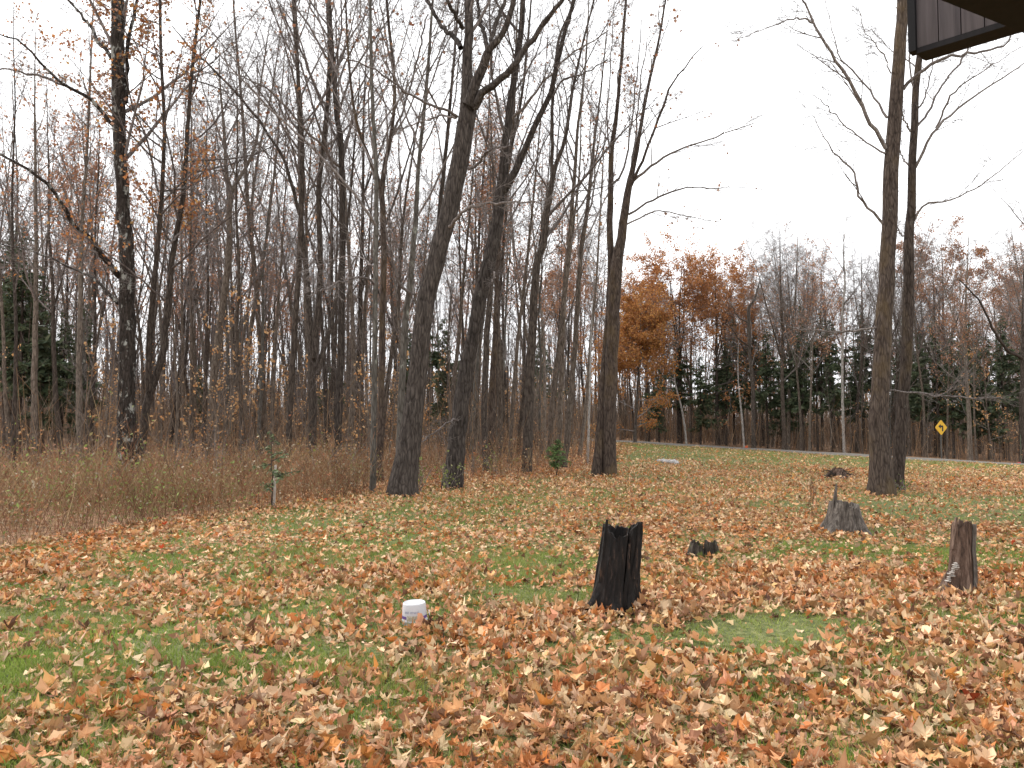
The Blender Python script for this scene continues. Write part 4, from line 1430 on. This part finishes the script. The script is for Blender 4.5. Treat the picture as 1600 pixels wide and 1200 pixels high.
for k in range(2):
    t = rng.uniform(.25, .95, n)[:, None]
    b0 = base * (1 - t) + tip * t
    l_ = h_ * rng.uniform(.15, .45, n)
    an = rng.uniform(0, 6.283, n)
    ribbons(b0, b0 + np.stack([np.cos(an) * l_ * .6, np.sin(an) * l_ * .6, l_ * .7], 1), np.zeros((n, 3)), np.full(n, .004) + y * .00008, pick(BR, n), bw)
for k in range(2):
    t = rng.uniform(.1, .9, n)[:, None]
    p = base * (1 - t) + tip * t + rng.normal(0, .15, (n, 3))
    sel = rng.uniform(0, 1, n) < .45
    flecks(p[sel], rng.uniform(.03, .06, sel.sum()), pick([(.42, .24, .11), (.34, .17, .08), (.48, .32, .18), (.28, .13, .06)], sel.sum()), bw)
n = 9000
y = np.sqrt(rng.uniform(74 ** 2, 135 ** 2, n))
x = rng.uniform(-.72, .78, n) * y
ok = ((edge_dist(x, y) > 1.5) & (road_off(x, y) < -3)) | (road_off(x, y) > ROAD_W + 3)
x, y = x[ok], y[ok]
n = len(x)
h_ = rng.uniform(2.0, 7.5, n)
base = np.stack([x, y, hz(x, y) - .05], 1)
tip = base + np.stack([rng.normal(0, .14, n) * h_, rng.normal(0, .14, n) * h_, h_], 1)
ribbons(base, tip, rng.normal(0, .15, (n, 3)), rng.uniform(.02, .055, n), pick(BR, n), bw)
for k in range(3):
    t = rng.uniform(.25, .95, n)[:, None]
    b0 = base * (1 - t) + tip * t
    l_ = h_ * rng.uniform(.15, .4, n)
    an = rng.uniform(0, 6.283, n)
    ribbons(b0, b0 + np.stack([np.cos(an) * l_ * .6, np.sin(an) * l_ * .6, l_ * .7], 1), np.zeros((n, 3)), np.full(n, .018), pick(BR, n), bw)
tag(bw.build('brushwood', M['weed']), kind='stuff')

# green leafed shrubs in the weeds
def shrub(px, py, d, h, w, n, cols, label, name='shrub', group=None):
    r = np.random.default_rng(int(px * 7 + py))
    p0 = at(px, py, d)
    t = empty(name, (p0[0], d, float(hz(p0[0], d))), label, 'shrub', group)
    k = 9
    D = r.normal(0, 1, (k, 3)) * np.array([w / 2 / h, w / 2 / h, .1]) + np.array([0, 0, 1])
    s = np.linspace(0, 1, 6)[None, :, None]
    P = D[:, None, :] * s * h * r.uniform(.6, 1.1, (k, 1, 1)) + r.normal(0, .02, (k, 6, 3))
    P[:, 0] = r.normal(0, .03, (k, 3)) * np.array([1, 1, 0])
    st = MB()
    R = np.linspace(.007, .003, 6)[None].repeat(k, 0)
    st.tubes(P, R, 4)
    P2, R2, _ = sprout(r, P, R, 5, .2, 1, 30, 70, np.full(k, h * .45), 4, .12, .03)
    st.tubes(P2, R2, 3)
    st.build('stems', M['twig'], t)
    lf = MB()
    hang_leaves(r, P2, n, .045, cols, lf, spread=.03)
    lf.build('leaves', M['treeleaf'], t)
    return t


GL = [(.2, .24, .06), (.26, .28, .1), (.16, .2, .05), (.3, .3, .16)]
shrub(197, 752, 22.2, .95, .9, 150, GL, 'pale green leafed shrub at the foot of the lichen-spotted trunk')
shrub(100, 800, 16.5, .7, 1.6, 170, GL, 'grey-green leafed shrub among weeds below the far left spruces')
shrub(18, 845, 13.5, .6, .9, 120, GL, 'green leafed shrub in the weeds at the left border')
shrub(280, 800, 16.3, .5, .7, 90, GL, 'small green shrub at the lawn side of the weeds')
shrub(555, 760, 20.5, 1.0, .9, 110, GL, 'light green shrub left of the smooth grey trunk')
shrub(655, 765, 19.4, .8, .7, 110, GL, 'green shrub at the right foot of the biggest leaning maple')
shrub(700, 770, 20.2, .75, .8, 90, GL, 'green shrub at the foot of the second leaning maple')
shrub(780, 735, 25, .8, 1.3, 130, GL, 'low green shrub right of the second leaning maple')
BL = [(.34, .19, .09), (.27, .13, .06), (.40, .25, .13)]
shrub(60, 770, 19, 1.5, 1.5, 130, BL, 'brown twiggy shrub in the weeds below the far left spruces')
shrub(150, 790, 17, 1.1, 1.2, 110, BL, 'brown twiggy shrub in the weeds just left of the lichen-spotted trunk')
shrub(262, 765, 19.5, 1.3, 1.3, 120, BL, 'brown twiggy shrub in the weeds right of the lichen-spotted trunk')
shrub(335, 770, 19, 1.4, 1.1, 110, BL, 'brown twiggy shrub in the weeds below the Y-forked tree')
shrub(372, 745, 22, 1.5, 1.2, 120, BL, 'brown twiggy shrub just left of the staked pine sapling')
shrub(500, 765, 20, 1.3, 1.2, 130, BL, 'brown twiggy shrub in front of the triple-stemmed tree')
shrub(540, 750, 22, 1.4, 1.0, 110, BL, 'brown twiggy shrub between triple-stemmed tree and smooth grey trunk')
shrub(478, 700, 27, 1.1, .6, 120, [(.42, .3, .04), (.36, .26, .05)], 'yellow-leaved shrub behind the straight thin trunk')
shrub(740, 720, 25.5, 1.0, .5, 70, [(.4, .14, .05), (.46, .2, .08)], 'reddish brown shrub right of the second leaning maple')
shrub(1412, 760, 20, .35, .5, 60, [(.1, .16, .03), (.16, .2, .05)], 'low green sprouts at the foot of the thinner trunk')

# small conifers planted at the edge
KS = grow_conifer(800, 1.5, .02, 1.05, t0=.2, boughs=22, dens=.8, droop=.1, ln0=.12, cols=[(.11, .14, .065), (.14, .17, .085), (.085, .11, .055)])
g = ground(424, 794)
place('pine_sapling', KS, g[0], g[1], 'thin planted pine sapling with sparse tiers beside a pale stake', 'sapling', None)
KS2 = grow_conifer(801, 1.05, .018, .48, t0=.22, boughs=46, dens=.9, droop=.1, ln0=.22, cols=[(.09, .15, .045), (.13, .19, .065), (.07, .115, .04)])
g = ground(870, 745)
place('fir_sapling', KS2, g[0], g[1], 'small bright green fir sapling near the flared-root tree', 'sapling', None, 1.1)
g = ground(428, 792)
st = MB()
hS = 65 / F * g[1]
st.tubes(np.array([[[0, 0, -.1], [.01, 0, hS * .5], [.022, 0, hS]]]), np.array([[.028, .026, .024]]), 8)
st.add(np.array([[.022 + .024 * math.cos(a), .024 * math.sin(a), hS] for a in np.arange(8) / 8 * 6.283]), [np.array([[0, 1, 2, 3, 4, 5, 6, 7]])])
tag(st.build('stake', plain('weathered_stake', (.42, .38, .34), .8, var=.25), loc=g), 'thin pale wooden stake beside the planted pine sapling', 'stake')

# ------------------------------------------------------------------ stumps
def char_mat():
    m, nt, b = nodes('charred_wood')
    v = coords(nt, (1, 1, .16))
    f = noise(nt, v, 24, 7, .72)
    c = ramp(nt, f, [(.44, (.007, .0055, .005)), (.58, (.018, .013, .011)), (.67, (.085, .05, .034)), (.76, (.19, .135, .10))])
    nt.links.new(c, b.inputs['Base Color'])
    b.inputs['Roughness'].default_value = .85
    bp = N(nt, 'ShaderNodeBump', Strength=1.0, Distance=.02)
    nt.links.new(f, bp.inputs['Height'])
    nt.links.new(bp.outputs['Normal'], b.inputs['Normal'])
    return m


def wood_mat(name, c0, c1, c2, moss=None):
    m, nt, b = nodes(name)
    v = coords(nt, (1, 1, .2))
    f = noise(nt, v, 26, 7, .72)
    c = ramp(nt, f, [(.35, c0), (.52, c1), (.7, c2)])
    if moss:
        c = mixc(nt, ramp(nt, noise(nt, coords(nt, (1, 1, 1)), 6, 4), [(.52, (0, 0, 0)), (.62, (1, 1, 1))]), c, moss)
    nt.links.new(c, b.inputs['Base Color'])
    b.inputs['Roughness'].default_value = .9
    bp = N(nt, 'ShaderNodeBump', Strength=1.0, Distance=.015)
    nt.links.new(f, bp.inputs['Height'])
    nt.links.new(bp.outputs['Normal'], b.inputs['Normal'])
    return m


M['char'] = char_mat()
M['stump_grey'] = wood_mat('grey_stump_wood', (.03, .024, .02), (.10, .083, .07), (.23, .2, .17))
M['stump_red'] = wood_mat('rotten_stump_wood', (.028, .018, .013), (.105, .065, .047), (.22, .155, .12))
M['stump_moss'] = wood_mat('mossy_stump_wood', (.015, .012, .01), (.04, .032, .025), (.1, .085, .065), (.11, .13, .03))


def stump(seed, h, rb, rt, lean, rag, hollow, flare=.35, fh=.12, na=72, nh=16, topfn=None, squash=1.0, groove=.05, arc=None):
    """A hollow broken stump: ragged rim, fluted side, root flare, inner wall and floor."""
    r = np.random.default_rng(seed)
    a = np.arange(na) / na * 2 * math.pi
    g = np.zeros(na)
    for q in (3, 5, 8, 13, 21):
        g += np.sin(q * a + r.uniform(0, 6.3)) / q * r.uniform(.6, 1.4)
    g2 = r.normal(0, 1, na)
    g = g * .5 + .25 * (g2 + np.roll(g2, 1)) / 2
    # broken rim: runs of unlike width and height, a few long splinters
    top = np.zeros(na)
    k_ = 0
    while k_ < na:
        wd_ = int(r.integers(2, 11))
        top[k_:k_ + wd_] = r.beta(.8, .8) + np.linspace(0, r.normal(0, .35), len(top[k_:k_ + wd_]))
        k_ += wd_
    top = np.clip(.85 * top + .18 * r.uniform(0, 1, na), 0, 1.15)
    for w0_ in list(r.integers(0, na, 5)) + [int(na * .80)]:
        g[w0_] -= r.uniform(1.0, 2.2)
        g[(w0_ + 1) % na] -= r.uniform(.3, 1.2)
    H = h * (1 - rag * top)
    if topfn is not None:
        H = H * topfn(a)
    lob = np.maximum(0, np.sin(4 * a + r.uniform(0, 6.3)) + .5 * np.sin(7 * a + r.uniform(0, 6.3)) + .3)
    V = []
    for s in np.linspace(0, 1, nh):
        z = -.04 + (H + .04) * s
        rr = rb + (rt - rb) * (z / h)
        rr = rr * (1 + groove * g + r.normal(0, .008, na)) + rb * flare * lob * np.exp(-np.maximum(z, 0) / fh)
        V.append(np.stack([np.cos(a) * rr + lean[0] * z / h, np.sin(a) * rr * squash + lean[1] * z / h, z], 1))
    for s, q in ((1, .84), (.8, .76), (.55, .7)):
        z = H * s if s < 1 else H - .004
        z = np.where(np.ones(na) * s < 1, np.minimum(z, h * (1 - hollow) + (H - h * (1 - hollow)) * s), z)
        if s == .55:
            z = np.full(na, h * (1 - hollow))
        rr = (rb + (rt - rb) * (z / h)) * q * (1 + .04 * g)
        V.append(np.stack([np.cos(a) * rr + lean[0] * z / h, np.sin(a) * rr * squash + lean[1] * z / h, z], 1))
    nr = len(V)
    V = np.concatenate(V)
    c = len(V)
    zc = h * (1 - hollow) - .02
    V = np.vstack([V, [[lean[0] * zc / h, lean[1] * zc / h, zc]]])
    i = np.arange(nr * na).reshape(nr, na)
    j = np.roll(i, -1, 1)
    q4 = np.stack([i[:-1], j[:-1], j[1:], i[1:]], -1).reshape(-1, 4)
    t3 = np.stack([i[-1], j[-1], np.full(na, c)], 1)
    return V, [q4, t3]


def slab(p0, p1, w0, w1, th, seed, n=6):
    """A rough splinter from p0 to p1."""
    r = np.random.default_rng(seed)
    s = np.linspace(0, 1, n)
    P = np.asarray(p0)[None] * (1 - s[:, None]) + np.asarray(p1)[None] * s[:, None] + r.normal(0, .004, (n, 3))
    w = w0 + (w1 - w0) * s
    V = []
    for k in range(n):
        for dx, dy in ((-1, -1), (1, -1), (1, 1), (-1, 1)):
            V.append(P[k] + np.array([dx * w[k] / 2, dy * th / 2 * (1 - .5 * s[k]), 0]))
    i = np.arange(n * 4).reshape(n, 4)
    j = np.roll(i, -1, 1)
    return np.array(V), [np.concatenate([np.stack([i[:-1], j[:-1], j[1:], i[1:]], -1).reshape(-1, 4), [i[-1]]])]


# charred stump
g = ground(958, 952)
t = empty('tree_stump', g, 'tall blackened hollow stump with a ragged top in the middle of the lawn', 'stump')
V, fs = stump(11, .80, .21, .18, (.095, .0), .13, .35, flare=.42, fh=.10, groove=.11,
              topfn=lambda a: 1 - .12 * np.maximum(0, np.sin(a + .5)) * 0 - .13 * np.exp(-((((a - 4.55 + 3.14) % 6.283) - 3.14) / .5) ** 2))
link('stump_body', mesh('stump_body', V, fs, M['char'], smooth=False), t)
for q, (px_, h0, h1, w) in enumerate([(-.16, .45, .82, .05), (.13, .5, .80, .06), (-.02, .3, .66, .05), (.06, .1, .62, .045)]):
    y_ = -math.sqrt(max(.0, .2 ** 2 - px_ ** 2)) - .002
    V, fs = slab((px_ + .095 * h0, y_, h0 * .6), (px_ + .095 * h1 * 1.2, y_ + .02, h1), w, w * .45, .03, 60 + q)
    link('splinter', mesh('splinter', V, fs, M['char']), t)
# pale low stump with a spike
g = ground(1319, 832)
t = empty('tree_stump', g, 'wide grey stump with a pointed splinter on its left rim', 'stump')
V, fs = stump(12, .49, .29, .205, (0, 0), .2, .2, flare=.42, fh=.16, groove=.07)
link('stump_body', mesh('stump_body', V, fs, M['stump_grey']), t)
V, fs = slab((-.20, -.12, .10), (-.15, -.10, .74), .12, .012, .06, 71, 8)
link('splinter', mesh('splinter', V, fs, M['stump_grey']), t)
# right narrow half stump with bracket fungus
g = ground(1501, 930)
t = empty('tree_stump', g, 'narrow broken reddish stump with white shelf fungus on its left side', 'stump')
V, fs = stump(14, .24, .085, .05, (.05, 0), .35, .3, flare=.5, fh=.08, groove=.12, na=48, nh=9)
link('root', mesh('root', V + np.array([-.145, -.01, 0]), fs, M['stump_red']), t)
V, fs = stump(13, .74, .125, .093, (.03, .0), .15, .3, flare=.45, fh=.14, groove=.10, squash=.8)
link('stump_body', mesh('stump_body', V, fs, M['stump_red']), t)
V, fs = slab((.105, -.06, -.02), (.12, -.05, .70), .04, .036, .045, 72, 9)
link('splinter', mesh('splinter', V, fs, M['stump_grey']), t)
V, fs = slab((-.07, -.04, .46), (-.04, -.04, .77), .045, .02, .04, 73, 6)
link('splinter', mesh('splinter', V, fs, M['stump_red']), t)
V, fs = slab((-.21, -.06, -.03), (-.06, -.06, .26), .15, .06, .12, 74, 7)
link('root', mesh('root', V, fs, M['stump_red']), t)
M['fungus'] = plain('shelf_fungus', (.36, .33, .30), .7, var=.25, scale=40)
rr_ = np.random.default_rng(5)
for q in range(11):
    zc = .16 + .017 * q
    xc = -.165 + .0085 * q + rr_.normal(0, .006)
    a = np.linspace(math.pi * .55, math.pi * 1.75, 7)
    rad = rr_.uniform(.02, .036)
    top = np.stack([np.cos(a) * rad, np.sin(a) * rad, np.zeros(7)], 1)
    V = np.vstack([[[.01, .012, .004]], top, [[.01, .012, -.010]], top * .8 - np.array([0, 0, .009])])
    k = np.arange(6)
    f3 = np.vstack([np.stack([0 * k, 1 + k, 2 + k], 1), np.stack([0 * k + 8, 10 + k, 9 + k], 1)])
    f4 = np.stack([1 + k, 9 + k, 10 + k, 2 + k], 1)
    o = link('fungus_shelf', mesh('fungus_shelf', V + np.array([xc, -.085 + rr_.normal(0, .012), zc]), [f3, f4], M['fungus']), t)
# two low remnants
for q, (px, py, lab) in enumerate([(1086, 872, 'low rotted stump remnant with a mossy left side'), (1113, 871, 'low rotted stump remnant with yellow-green moss in front')]):
    g = ground(px, py)
    t = empty('stump_remnant', g, lab, 'stump', 'low rotted stump remnants')
    V, fs = stump(20 + q, .23, .115, .07, (.02 - .04 * q, 0), .3, .4, flare=.3, fh=.06, groove=.14, na=48, nh=9)
    link('stump_body', mesh('stump_body', V, fs, M['stump_moss']), t)

# dark clump of roots on the lawn
g = ground(1308, 747)
t = empty('root_clump', g, 'dark heap of dead roots lying on leaves left of the lone trunk', 'root clump')
r = np.random.default_rng(91)
V, fs = stump(31, .34, .36, .12, (.05, 0), .45, .2, flare=.35, fh=.1, groove=.2, na=48, nh=9)
link('mound', mesh('mound', V, fs, M['stump_red']), t)
k = 60
an = r.uniform(0, 6.283, k)
S = np.stack([np.cos(an) * .1, np.sin(an) * .1, r.uniform(.02, .2, k)], 1)
D = np.stack([np.cos(an) * r.uniform(.2, .5, k), np.sin(an) * r.uniform(.2, .5, k), r.uniform(-.16, .2, k)], 1)
s = np.linspace(0, 1, 5)[None, :, None]
P = S[:, None] + D[:, None] * s + r.normal(0, .02, (k, 5, 3))
mb = MB().tubes(P, np.linspace(.014, .004, 5)[None].repeat(k, 0), 4)
mb.build('roots', M['dark'], t)

# grey stones / broken log pieces in a little pile far out on the lawn
def rock(seed, sx, sy, sz):
    r = np.random.default_rng(seed)
    nu, nv = 12, 7
    V = []
    ph = r.uniform(0, 6.3, 6)
    for j in range(nv):
        th = math.pi * j / (nv - 1)
        for i in range(nu):
            a = 2 * math.pi * i / nu
            d = np.array([math.sin(th) * math.cos(a), math.sin(th) * math.sin(a), math.cos(th)])
            q = 1 + .14 * math.sin(3 * d[0] + ph[0]) + .12 * math.sin(4 * d[1] + ph[1]) + .1 * math.sin(5 * d[2] + ph[2]) + .06 * math.sin(9 * d[0] + 7 * d[1] + ph[3])
            V.append(d * q * np.array([sx, sy, sz]))
    i = np.arange(nu * nv).reshape(nv, nu)
    j = np.roll(i, -1, 1)
    return np.array(V), [np.stack([i[:-1], i[1:], j[1:], j[:-1]], -1).reshape(-1, 4)]


M['stone'] = plain('field_stone', (.36, .34, .33), .9, var=.4, scale=9)
for q, (px, py, sx, sz) in enumerate([(1029, 722, .10, .07), (1035, 723, .16, .11), (1041, 723.5, .16, .10), (1047, 724, .13, .09), (1052, 725, .15, .12), (1057, 725, .12, .08)]):
    g = ground(px, py)
    V, fs = rock(q + 3, sx, .12, sz)
    o = link('stone', mesh('stone', V, fs, M['stone'], smooth=True), loc=g + np.array([0, 0, sz * .5]))
    o.rotation_euler = (0, 0, q * 1.1)
    tag(o, 'grey stone in the small row of stones far out on the lawn', 'stone', 'small row of grey stones on the lawn')

# ------------------------------------------------------------------ upturned white pail
g = ground(648, 974)
M['white_plastic'] = plain('white_plastic', (.44, .44, .455), .4, .4, var=.06, scale=14)
M['pail_print'] = plain('purple_print', (.10, .055, .22), .4, .4)
M['pail_text'] = plain('blue_grey_print', (.17, .18, .27), .4, .4)
t = empty('plastic_pail', g, 'upturned white plastic pail with purple band and wire handle on the lawn', 'pail')
t.rotation_euler = (math.radians(2), math.radians(-2), 0)
t.location.z += .025
pr = [(.108, -.02), (.108, .0), (.110, .004), (.110, .014), (.106, .018), (.104, .05), (.0965, .147), (.0945, .153), (.089, .156), (.087, .153), (.0, .152)]
na = 48
a = np.arange(na) / na * 2 * math.pi
V = np.concatenate([np.stack([np.cos(a) * r_, np.sin(a) * r_, np.full(na, z_)], 1) for r_, z_ in pr[:-1]] + [np.array([[0, 0, pr[-1][1]]])])
i = np.arange(na * (len(pr) - 1)).reshape(-1, na)
j = np.roll(i, -1, 1)
link('pail_body', mesh('pail_body', V, [np.stack([i[:-1], j[:-1], j[1:], i[1:]], -1).reshape(-1, 4), np.stack([i[-1], j[-1], np.full(na, len(V) - 1)], 1)], M['white_plastic'], smooth=True), t)


def rad_at(z):
    return np.interp(z, [.018, .05, .147], [.106, .104, .0965])


def band(a0, a1, z0, z1, mat, name, n=10, off=.0006):
    aa = np.radians(np.linspace(a0, a1, n))
    V = np.concatenate([np.stack([np.cos(aa) * (rad_at(z) + off), np.sin(aa) * (rad_at(z) + off), np.full(n, z)], 1) for z in (z0, z1)])
    k = np.arange(n - 1)
    return link(name, mesh(name, V, [np.stack([k, k + 1, k + 1 + n, k + n], 1)], mat, smooth=True), t)


band(180, 236, .030, .054, M['pail_print'], 'printed_band')
band(303, 360, .030, .054, M['pail_print'], 'printed_band')
band(240, 299, .020, .062, plain('picture_print', (.36, .33, .26), .4, .4, var=.5, scale=60), 'printed_picture', off=.0005)
cu = bpy.data.curves.new('print_text', 'FONT')
cu.body = 'est mwaj'
cu.size = .036
cu.align_x = 'CENTER'
to = bpy.data.objects.new('print_text', cu)
C.objects.link(to)
bpy.context.view_layer.update()
tm = bpy.data.meshes.new_from_object(to.evaluated_get(bpy.context.evaluated_depsgraph_get()))
bpy.data.objects.remove(to)
for vt in tm.vertices:
    x_, y_ = vt.co.x, vt.co.y
    ang = math.radians(263) + x_ / .1
    z_ = .080 + y_
    rr = rad_at(z_) + .0008
    vt.co = (math.cos(ang) * rr, math.sin(ang) * rr, z_)
tm.materials.clear()
tm.materials.append(M['pail_text'])
link('printed_text', tm, t)
aa = np.linspace(math.radians(-75), math.radians(75), 14)
P = np.stack([.112 + .02 * np.cos(aa) + 0 * aa, -.05 + .09 * np.sin(aa) * .35, .04 + .055 * np.sin(aa)], 1)
MB().tubes(P[None], np.full((1, 14), .0032), 6).build('handle', M['white_plastic'], t, True)

# small broken dry seedling next to the pail
g = ground(693, 1008)
t = empty('dry_seedling', g, 'dead brown seedling with drooping curled leaves right of the pail', 'plant')
P = np.array([[[0, 0, -.02], [.002, 0, .06], [-.004, 0, .12], [-.016, 0, .17], [.004, 0, .24]]])
MB().tubes(P, np.array([[.005, .0045, .004, .0035, .002]]), 5).build('stem', M['dark'], t)
r = np.random.default_rng(44)
for q, (dx, dz, s_, yw, tl) in enumerate([(-.045, .125, .12, 1.9, .7), (.05, .15, .10, -1.0, .8), (-.03, .22, .07, 2.2, .4), (.03, .11, .08, -1.9, 1.0)]):
    Vs, fs, sh = leaf_shape(r, 2)
    Rr = rot_many(np.array([yw]), np.array([tl]), np.array([.2]))[0]
    link('leaf', mesh('leaf', Vs @ Rr.T * s_ + np.array([dx, 0, dz]), fs, M['leafcol'], np.array([.4, .34, .2])[None] * sh[:, None]), t)

# thin green-brown stalk left of the blackened stump, and dead stalks near the wide grey stump
def stalks(px, py, h, n, label, group=None):
    g = ground(px, py)
    r = np.random.default_rng(int(px))
    t = empty('weed_stalk', g, label, 'plant', group)
    P = []
    for q in range(n):
        b0 = np.array([r.normal(0, .10) * (n > 1), r.normal(0, .06) * (n > 1), -.01])
        s = np.linspace(0, 1, 6)[:, None]
        P.append(b0 + np.array([r.normal(0, .08), r.normal(0, .05), 1]) * s * h * (1 if n == 1 else r.uniform(.4, 1)) + r.normal(0, .008, (6, 3)))
    P = np.stack(P)
    R = np.linspace(.0035, .0018, 6)[None].repeat(len(P), 0)
    mb = MB().tubes(P, R, 4)
    if n > 1:
        P2, R2, _ = sprout(r, P, R, 6, .3, 1, 20, 50, np.full(len(P), h * .35), 4, .1, .05)
        mb.tubes(P2, R2, 3)
    mb.build('stalks', M['stump_red'] if n > 1 else M['brown'], t)
    fl = MB()
    k = 14 * n
    i_ = r.integers(0, len(P), k)
    j_ = r.integers(2, 6, k)
    flecks(P[i_, j_] + r.normal(0, .012, (k, 3)), np.full(k, .009), pick([(.25, .17, .1), (.3, .25, .12)], k), fl)
    fl.build('leaves', M['weed'], t)


stalks(903, 945, .42, 1, 'single thin weed stalk left of the blackened stump')
stalks(1270, 802, .72, 7, 'tuft of dry brown weed stalks left of the wide grey stump')

# ------------------------------------------------------------------ road sign and markers
M['sign_yellow'] = plain('sign_yellow', (.62, .36, .02), .45, .4, var=.06)
M['sign_black'] = plain('sign_black', (.02, .02, .02), .5)
M['post_metal'] = plain('post_metal', (.07, .07, .065), .6)
ds = 47.5
p = at(1470.5, 668, ds)
gzz = float(hz(p[0], p[1]))
t = empty('road_sign', (p[0], p[1], gzz), 'yellow diamond sign with black left-turn arrow beyond the road', 'sign')
t.rotation_euler = (0, 0, math.radians(17))
zc = p[2] - gzz
hd = .455
mb = MB()
th = .006
corner = .06
dia = []
for cx, cz in ((0, 1), (1, 0), (0, -1), (-1, 0)):
    c_ = np.array([cx, cz]) * hd
    prv = np.array([-cz, cx]) if False else None
    nx = np.array([cz, -cx])
    dia.append(c_ - (c_ / hd - nx * 0) * corner * .5 + np.array([-nx[0], -nx[1]]) * corner * .5)
    dia.append(c_ - (c_ / hd) * corner * .5 + np.array([nx[0], nx[1]]) * corner * .5)
dia = np.array(dia)
n8 = len(dia)
V = np.concatenate([np.stack([dia[:, 0], np.full(n8, -th), dia[:, 1] + zc], 1), np.stack([dia[:, 0], np.full(n8, th), dia[:, 1] + zc], 1)])
k = np.arange(n8)
k2 = (k + 1) % n8
link('sign_panel', mesh('sign_panel', V, [np.array([k[::-1]]), np.array([k + n8]), np.stack([k, k2, k2 + n8, k + n8], 1)], M['sign_yellow']), t)
AR = np.array([(.05, -.22), (.15, -.22), (.15, .12), (-.03, .12), (-.03, .21), (-.21, .07), (-.03, -.07), (-.03, .02), (.05, .02)])
na_ = len(AR)
V = np.concatenate([np.stack([AR[:, 0], np.full(na_, -th - .003), AR[:, 1] + zc], 1), np.stack([AR[:, 0], np.full(na_, -th - .0002), AR[:, 1] + zc], 1)])
k = np.arange(na_)
k2 = (k + 1) % na_
link('arrow', mesh('arrow', V, [np.array([k]), np.stack([k2, k, k + na_, k2 + na_], 1)], M['sign_black']), t)
pb = MB()
pb.box((0, th + .022, (zc + .2) / 2 - .15), (.07, .03, zc + .5))
pb.build('post', M['post_metal'], t)

M['flag_pink'] = plain('flag_pink', (.75, .12, .14), .6)
M['flag_orange'] = plain('flag_orange', (.75, .14, .05), .6)


def marker(px, py, d, label, mat, hp):
    p = at(px, py, d)
    z0 = float(hz(p[0], d))
    t = empty('marker_flag', (p[0], d, z0), label, 'marker flag')
    MB().tubes(np.array([[[0.1, 0, -.1], [.1, 0, hp]]]), np.array([[.012, .010]]), 6).build('post', plain('marker_post', (.10, .13, .08), .6), t)
    h0 = p[2] - z0
    r = np.random.default_rng(int(px))
    u, v_ = np.meshgrid(np.linspace(-.14, .09, 6), np.linspace(-.11, .11, 5))
    V = np.stack([u.ravel(), .03 * np.sin(u.ravel() * 30) + r.normal(0, .008, 30), v_.ravel() * (1 - .4 * (u.ravel() < -.09)) + h0], 1)
    i = np.arange(30).reshape(5, 6)
    link('flag', mesh('flag', V, [np.stack([i[:-1, :-1], i[:-1, 1:], i[1:, 1:], i[1:, :-1]], -1).reshape(-1, 4)], mat), t)


marker(1593, 725, 44.5, 'pink ribbon marker on a thin post at the right end of the road', M['flag_pink'], 1.6)
marker(1167, 699, 58.5, 'small orange marker by the snag across the road', M['flag_orange'], .55)

# ------------------------------------------------------------------ corner of the porch roof overhead
def plank_mat(name, c0, c1):
    m, nt, b = nodes(name)
    tc = nt.nodes.new('ShaderNodeTexCoord')
    mp = nt.nodes.new('ShaderNodeMapping')
    mp.inputs['Scale'].default_value = (1, 1, .06)
    nt.links.new(tc.outputs['Object'], mp.inputs['Vector'])
    f = noise(nt, mp.outputs['Vector'], 40, 6, .6)
    c = ramp(nt, f, [(.3, c0), (.7, c1)])
    oi = nt.nodes.new('ShaderNodeObjectInfo')
    c = mixc(nt, 1.0, c, ramp(nt, oi.outputs['Random'], [(0, (.7, .7, .74)), (1, (1.25, 1.15, 1.1))]), 'MULTIPLY')
    nt.links.new(c, b.inputs['Base Color'])
    b.inputs['Roughness'].default_value = .8
    return m


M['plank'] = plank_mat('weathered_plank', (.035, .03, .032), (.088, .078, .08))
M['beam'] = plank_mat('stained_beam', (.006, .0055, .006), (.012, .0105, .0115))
P0 = at(1432, 75, 3.2)
dA = np.array([.702, -.712, 0])
dT = np.array([.712, .702, 0])          # thickness, away from the camera
t = empty('porch_eave', P0, 'weathered plank eave with dark underside and beam at the top right corner', 'porch eave')
ROT = np.stack([dA, dT, np.array([0, 0, 1.])], 1)
LEN = .42
wpl = .078
for q in range(int(LEN / (wpl + .004))):
    u = .003 + q * (wpl + .004) + wpl / 2
    mb = MB().box(ROT @ np.array([u, .012, .55]), (wpl, .022, 1.1), ROT)
    mb.build('plank', M['plank'], t)
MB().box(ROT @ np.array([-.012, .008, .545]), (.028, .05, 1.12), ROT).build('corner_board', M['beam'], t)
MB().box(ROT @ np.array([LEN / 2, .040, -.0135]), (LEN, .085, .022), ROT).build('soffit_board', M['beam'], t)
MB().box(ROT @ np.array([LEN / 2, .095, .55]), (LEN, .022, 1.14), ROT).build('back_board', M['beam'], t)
# roof beam crossing in front, running away to the right
B0, B1 = at(1475, 0, 2.35), at(1600, 50, 2.35 * 1.0)
dB = np.array([math.sin(math.radians(61.6)), math.cos(math.radians(61.6)), 0])
pm = at(1525, 22, 2.35)
nB = np.array([-dB[1], dB[0], 0])
ROTB = np.stack([dB, nB, np.array([0, 0, 1.])], 1)
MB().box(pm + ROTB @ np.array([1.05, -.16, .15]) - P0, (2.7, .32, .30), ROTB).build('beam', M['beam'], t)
MB().box(pm + ROTB @ np.array([1.1, -.55, .36]) - P0, (2.8, 1.5, .05), ROTB).build('added_roof_plane', M['beam'], t)  # unseen roof plane, added above the beam to cast shade
